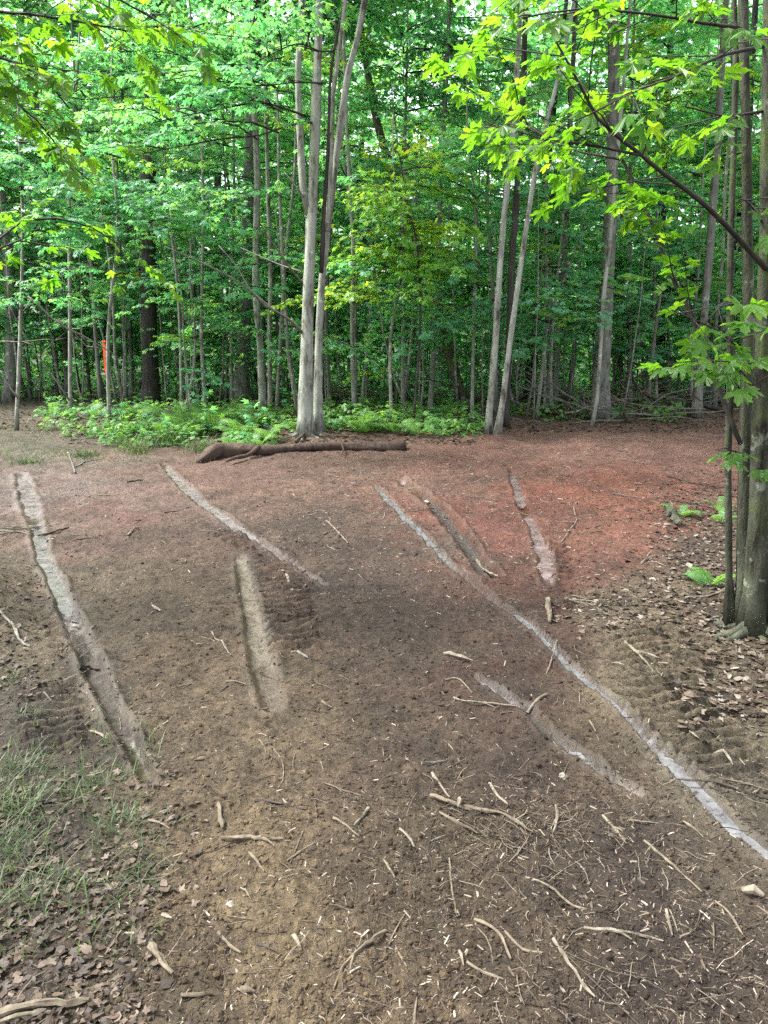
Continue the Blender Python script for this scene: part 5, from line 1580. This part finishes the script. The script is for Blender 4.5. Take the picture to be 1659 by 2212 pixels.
S([(855, 2050), (866, 2075), (878, 2101)], 7, 'dead_tan', 'short stick right of the long forked branch')
S([(864, 1798), (880, 1815), (895, 1835)], 10, 'dead_pale', 'splintered pale chunk in the centre between V and root heap')
S([(1273, 1562), (1288, 1580)], 8, 'dead_tan', 'tan peg between the broken wet line and the long rut')
S([(560, 1600), (575, 1625)], 6, 'dead_tan', 'short tan peg at the near end of the tan strip')


# stones ---------------------------------------------------------------
def ico():
    ph = (1 + 5 ** .5) / 2
    V = np.array([(-1, ph, 0), (1, ph, 0), (-1, -ph, 0), (1, -ph, 0), (0, -1, ph), (0, 1, ph), (0, -1, -ph), (0, 1, -ph), (ph, 0, -1), (ph, 0, 1), (-ph, 0, -1), (-ph, 0, 1)], float)
    F = np.array([(0, 11, 5), (0, 5, 1), (0, 1, 7), (0, 7, 10), (0, 10, 11), (1, 5, 9), (5, 11, 4), (11, 10, 2), (10, 7, 6), (7, 1, 8), (3, 9, 4), (3, 4, 2), (3, 2, 6), (3, 6, 8), (3, 8, 9), (4, 9, 5), (2, 4, 11), (6, 2, 10), (8, 6, 7), (9, 8, 1)])
    return V / np.linalg.norm(V[0]), F


IV, IF = ico()


def stone(a, b, wpx, label, rv):
    import bmesh
    p = base_of(a, b)
    r = wpx * .5 / FPX * math.hypot(p.y, CAM_H)
    bm = bmesh.new()
    bmesh.ops.create_icosphere(bm, subdivisions=3, radius=1)
    me = bpy.data.meshes.new('stone')
    bm.to_mesh(me); bm.free()
    co = np.array([v.co[:] for v in me.vertices])
    k = 1 + .35 * vnoise(co[:, 0] * 1.6 + a, co[:, 1] * 1.6 + co[:, 2] * 2, 3) + .1 * vnoise(co[:, 0] * 5, co[:, 1] * 5 + co[:, 2] * 4, 4)
    co = co * k[:, None] * np.array([1, .8, .62]) * r
    me.vertices.foreach_set('co', co.ravel())
    at = me.attributes.new('rnd', 'FLOAT', 'FACE'); at.data.foreach_set('value', np.full(len(me.polygons), rv))
    me.materials.append(M['stone'])
    obj('stone', me, None, p + Vector((0, 0, .03 + r * .3)), label, 'stone')


stone(922, 1077, 15, 'pale stone lying on the rim of the dark damp rut', 1.0)
stone(1217, 1679, 20, 'brown stone beside the broken wet line in the dark soil', .1)
stone(498, 1955, 18, 'dull stone at the border of the tan foreground soil', .4)


# brush heap at the forest edge ---------------------------------------
def pole(label, p0, p1, r, matk, group, twigs=2):
    p0 = np.array(p0, float); p1 = np.array(p1, float)
    L = np.linalg.norm(p1 - p0)
    n = 6
    t = np.linspace(0, 1, n)[:, None]
    pts = p0 + (p1 - p0) * t + rng.normal(size=(n, 3)) * .022 * L * np.sin(t * math.pi) + np.array([0, 0, .05 * L]) * np.sin(t * math.pi) * rng.uniform(-.6, .6)
    P_, r_ = spline(pts, list(r * np.linspace(1, .35, n)), .12)
    mb = MB(); V, Q, T = tube(P_, r_, 6, .2, True, int(rng.integers(999))); mb.add(V - p0, Q, T)
    for k in range(twigs):
        i0 = int(len(P_) * rng.uniform(.3, .95)); i0 = min(max(i0, 1), len(P_) - 1)
        tg = unit(P_[i0] - P_[i0 - 1]); d = unit(tg + rng.normal(size=3) * .7)
        ln = L * rng.uniform(.12, .35)
        pp = np.array([P_[i0], P_[i0] + d * ln * .5 + rng.normal(size=3) * .04 * ln, P_[i0] + d * ln])
        pp[:, 2] = np.maximum(pp[:, 2], height(pp[:, 0], pp[:, 1], False) + .01)
        V, Q, T = tube(pp, np.array([.55, .4, .15]) * r, 4, .1); mb.add(V - p0, Q, T)
    return obj('dead_branch', mb.build('dead_branch', [M[matk]], True), None, Vector(p0), label, 'branch', group)


def ground_pt(a, b, dz=.02):
    x, y, z = G(a, b)
    return np.array([float(x), float(y), float(z) + dz])


def PP(a, b, Y):
    return np.array(P(a, b, Y))


b_y = float(G(1250, 895)[1])
pole('long dead pole sloping down to the brush heap from the pale slanting pair', ground_pt(1270, 900), PP(1108, 800, b_y - .6), .035, 'dead_grey', None)
pole('second dead pole sloping into the brush heap, steeper', ground_pt(1275, 885), PP(1120, 790, b_y), .03, 'dead_grey', None)
pole('thick dark limb lying on top of the brush heap to the right', ground_pt(1570, 900, .1), PP(1335, 828, b_y + .6), .05, 'dead_dark', None, 5)
pole('dark stub sticking up from the brush by the red soil', ground_pt(1362, 915), PP(1345, 885, float(G(1362, 915)[1])), .06, 'dead_dark', None, 1)
pole('twisted dark root lying at the forest edge below the stout trunk', ground_pt(1172, 893), ground_pt(1232, 912, .12), .06, 'bark_log', None, 3)
pole('curved dark branch on the ground beside the ferns behind the red soil', ground_pt(985, 920), ground_pt(1060, 893, .15), .045, 'bark_log', None, 2)
for k in range(46):
    a = rng.uniform(1140, 1600); b = rng.uniform(872, 915)
    p0 = ground_pt(a, b, rng.uniform(.02, .25))
    az = rng.normal() * .5 + (0 if rng.random() < .5 else math.pi); L = rng.uniform(.8, 2.6)
    p1 = p0 + np.array([math.cos(az) * L, math.sin(az) * L * .8, rng.uniform(-.05, .5) if rng.random() < .7 else rng.uniform(.5, 1.2)])
    p1[2] = max(p1[2], float(height(np.array([p1[0]]), np.array([p1[1]]), False)[0]) + .03)
    z = 'by the twin stemmed sapling' if a < 1260 else ('by the stout grey trunk' if a < 1380 else ('by the broken topped pole' if a < 1490 else 'toward the dark maple clump'))
    pole('bare tangled branch in the brush heap ' + z, p0, p1, rng.uniform(.008, .024), ['dead_grey', 'dead_grey', 'dead_pale', 'dead_dark'][rng.integers(4)], 'brush heap ' + z, 4)
for k, (a, b, c, d, Y) in enumerate([(20, 660, 150, 865, 13.5), (-20, 742, 120, 735, 13), (118, 690, 255, 770, 12.5), (0, 800, 40, 862, 12), (60, 640, 200, 760, 15)]):
    pole(['bare leaning stick in the shadow beside the orange ribbon', 'level bare branch reaching in at the shadowy edge of the woods', 'bare twig slanting just above the orange ribbon', 'thin arched stick on the ground at the dark end of the trail', 'long bare twig above the shadowy leaning stick'][k],
         PP(c, d, Y) if k in (0, 3) else PP(a, b, Y), PP(a, b, Y) if k in (0, 3) else PP(c, d, Y), .018, 'dead_grey', None, 3)

# ------------------------------------------------------------------ loose stuff on the soil
def px_samples(n, x0, x1, y0, y1, powr=1.0):
    return rng.uniform(x0, x1, n), y0 + (y1 - y0) * rng.random(n) ** powr


def in_rut(x, y, k=.55):
    m = np.zeros(len(x), bool)
    for key, p in RUTP.items():
        if key == 'beside_long': continue
        d, s, wd, o = seg_dist(x, y, p)
        m |= d < wd * k
    return m


CH = (np.array([(-.5, -.5, -.5), (.5, -.35, -.5), (.45, .4, -.5), (-.5, .5, -.5), (-.42, -.4, .5), (.5, -.3, .4), (.38, .35, .5), (-.5, .38, .45)]),
      np.array([(4, 5, 6), (4, 6, 7), (0, 1, 5), (0, 5, 4), (1, 2, 6), (1, 6, 5), (2, 3, 7), (2, 7, 6), (3, 0, 4), (3, 4, 7)]))


def flat_axes(K, tilt):
    az = rng.uniform(0, 6.28, K)
    d = np.stack([np.cos(az), np.sin(az), rng.normal(size=K) * tilt], 1)
    n = np.stack([rng.normal(size=K) * tilt, rng.normal(size=K) * tilt, np.ones(K)], 1)
    return frames(d, n)


a1, b1_ = px_samples(33000, -250, 1920, 1000, 2330, .9)
a2, b2_ = px_samples(8000, 750, 1900, 1650, 2330)
a3, b3_ = px_samples(16000, 550, 1700, 922, 1330, 1.8)
px_ = np.concatenate([a1, a2, a3]); py_ = np.concatenate([b1_, b2_, b3_])
x, y, z = G(px_, py_)
keep = ~(in_rut(x, y) & (rng.random(len(x)) < .72))
x, y, z = x[keep], y[keep], z[keep]
K = len(x)
a, b, c = flat_axes(K, .22)
dist = np.hypot(y, CAM_H)
ln = rng.lognormal(-4.6, .6, K) * (1 + .14 * np.clip(dist - 2, 0, 8)); ln = np.clip(ln, .004, np.where(dist < 3.2, .034, .06))
wd = ln * rng.uniform(.06, .2, K); th = wd * rng.uniform(.3, .8, K)
V, F = scatter(CH[0], CH[1], np.stack([x, y, z + th * .22], 1), a, b, c, ln, wd, th)
rv = np.where(rng.random(K) < np.where(dist > 5, .45, .19), rng.uniform(.68, 1, K), rng.uniform(0, .66, K))
obj('wood_debris', mesh('wood_debris', V, F, M['chips'], None, {'rnd': ('FACE', np.repeat(rv, len(CH[1])))}), kind='stuff', label='shredded wood chips scattered over the soil')

# soil crumbs
a1, b1_ = px_samples(15000, -250, 1920, 1050, 2330, .9)
x, y, z = G(a1, b1_)
keep = ~in_rut(x, y); x, y, z = x[keep], y[keep], z[keep]; K = len(x)
a, b, c = flat_axes(K, .5)
s = np.clip(rng.lognormal(-5.75, .5, K) * (1 + .08 * np.hypot(y, 1.6)), .0015, .013)
V, F = scatter(IV, IF, np.stack([x, y, z + s * .2], 1), a, b, c, s, s * rng.uniform(.6, 1, K), s * rng.uniform(.4, .9, K))
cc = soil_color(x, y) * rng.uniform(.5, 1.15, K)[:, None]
obj('soil_crumbs', mesh('soil_crumbs', V, F, M['clod'], None, {'soil': ('FACE', np.repeat(cc, len(IF), 0))}), kind='stuff', label='loose crumbs of soil')

# fine twigs and torn roots
mb = MB()
a1, b1_ = px_samples(3000, -250, 1920, 1000, 2330, .85)
a2, b2_ = px_samples(250, 900, 1750, 1680, 2150)
a3 = rng.normal(1150, 120, 700); b3_ = rng.normal(1795, 45, 700)
a4, b4_ = px_samples(1700, 600, 1600, 930, 1120)
a5 = rng.normal(1285, 60, 200); b5_ = rng.normal(1312, 16, 200)
px_ = np.concatenate([a1, a2, a3, a4, a5]); py_ = np.concatenate([b1_, b2_, b3_, b4_, b5_])
x, y, z = G(px_, py_)
keep = ~(in_rut(x, y) & (rng.random(len(x)) < .8))
for q in np.nonzero(keep)[0]:
    dd = math.hypot(y[q], 1.6)
    L = float(np.clip(rng.lognormal(-3.0, .55) * (1 + .08 * dd), .02, .3)); r = rng.uniform(.0007, .0019) * (1 + .18 * max(dd - 2, 0))
    az = rng.uniform(0, 6.28); cv = rng.normal() * .35
    pts = [np.array([x[q], y[q], 0])]
    for s in range(4):
        az += cv * .35 + rng.normal() * .15
        pts.append(pts[-1] + np.array([math.cos(az), math.sin(az), 0]) * L / 4)
    pts = np.array(pts)
    pts[:, 2] = z[q] + r * .6 + rng.uniform(-.006, .008, 5) * min(1, L * 8)
    V, Q, T = tube(pts, np.linspace(r, r * .5, 5), 3, cap=False)
    mb.add(V, Q, None, 0, rng.uniform(.2, .95) if dd < 5 else rng.uniform(.5, 1))
tw = obj('twig_litter', mb.build('twig_litter', [M['chips']]), kind='stuff', label='fine twigs and torn rootlets scattered over the soil')


FRAG = []
for q in range(6):
    rg = np.random.default_rng(60 + q)
    n = 9
    if q in (0, 3):
        V = L1[0].copy(); F = L1[1]
    else:
        n = 12
        an = np.arange(n) * 2 * math.pi / n
        ex = np.cos(an); ey = np.sin(an) * (.46 + .1 * rg.random()) * (1 - .35 * np.cos(an)) * (1 - .25 * np.abs(np.cos(an)))
        wob = 1 + rg.uniform(-.22, .1, n)
        V = np.concatenate([np.zeros((1, 3)), np.stack([ex * .6 * wob, ey * wob, 0 * an], 1)])
        F = np.array([(0, 1 + k, 1 + (k + 1) % n) for k in range(n)])
    V[:, 2] = .5 * np.abs(V[:, 1]) * rg.uniform(-.6, 1) + .22 * np.sin(V[:, 0] * rg.uniform(1.5, 3) + q) + rg.normal(size=len(V)) * .03
    V[:, 2] -= V[:, 2].mean()
    FRAG.append((V, F))


def litter(name, n, regs, size, label, lo=0, hi=1):
    xs = np.concatenate([rng.uniform(r[0], r[1], int(n * r[4])) for r in regs]); ys_ = np.concatenate([rng.uniform(r[2], r[3], int(n * r[4])) for r in regs])
    big = ys_ > 1000
    xs = xs + rng.normal(size=len(xs)) * 38 * big; ys_ = ys_ + rng.normal(size=len(ys_)) * 26 * big
    x, y, z = G(xs, ys_)
    keep = ~in_rut(x, y); x, y, z = x[keep], y[keep], z[keep]
    K = len(x)
    a, b, c = flat_axes(K, .16)
    s = size * rng.uniform(.45, 1.2, K)
    Vs, Fs, As, n0 = [], [], [], 0
    pick = rng.integers(0, 6, K)
    rv = rng.uniform(lo, hi, K) ** 1.3
    for q in range(6):
        m = pick == q
        if not m.any(): continue
        T = FRAG[q]
        k = m.sum()
        V, F = scatter(T[0], T[1], np.stack([x, y, z + rng.uniform(-.004, .012, K)], 1)[m], a[m], b[m], c[m], s[m], s[m] * rng.uniform(.5, 1.1, k), s[m] * rng.normal(size=k) * .75)
        Vs.append(V); Fs.append(F + n0); n0 += len(V); As.append(np.repeat(rv[m], len(T[1])))
    obj(name, mesh(name, np.concatenate(Vs), np.concatenate(Fs), M['litter'], None, {'rnd': ('FACE', np.concatenate(As))}), kind='stuff', label=label)


litter('leaf_litter', 9500, [(1440, 2000, 1020, 1330, .62), (1480, 2000, 1330, 1560, .28), (1395, 1500, 1040, 1300, .05), (1240, 1480, 1270, 1360, .05)], .037, 'brown and pale dead leaves under the dark maple clump')
litter('leaf_litter', 3200, [(-250, 300, 1880, 2330, .55), (-250, 420, 1640, 1950, .25), (-150, 110, 1240, 1500, .2)], .027, 'dead leaves along the grassy side of the trail', .0, .8)
litter('leaf_litter', 9000, [(150, 1050, 855, 960, .45), (1050, 1640, 860, 935, .3), (-200, 300, 850, 930, .25)], .065, 'dead leaves on the forest floor at the edge of the woods', 0, .75)

# things that still share a label are told apart by their order across the scene
same = {}
for o in bpy.data.objects:
    if o.parent is None and 'label' in o and o.get('kind') != 'stuff' and 'group' in o:
        same.setdefault(o['label'], []).append(o)
for lab, lst in same.items():
    if len(lst) < 2 or len(lst) > 20: continue
    lst.sort(key=lambda o: o.location.x / max(o.location.y, .5))
    for k, o in enumerate(lst):
        o['label'] = lab + ', ' + NUM[k] + ' from the left' if len(lab.split()) < 13 else lab
print('objects', len(bpy.data.objects), 'tris', sum(len(m.loops) - 2 * len(m.polygons) for m in bpy.data.meshes))
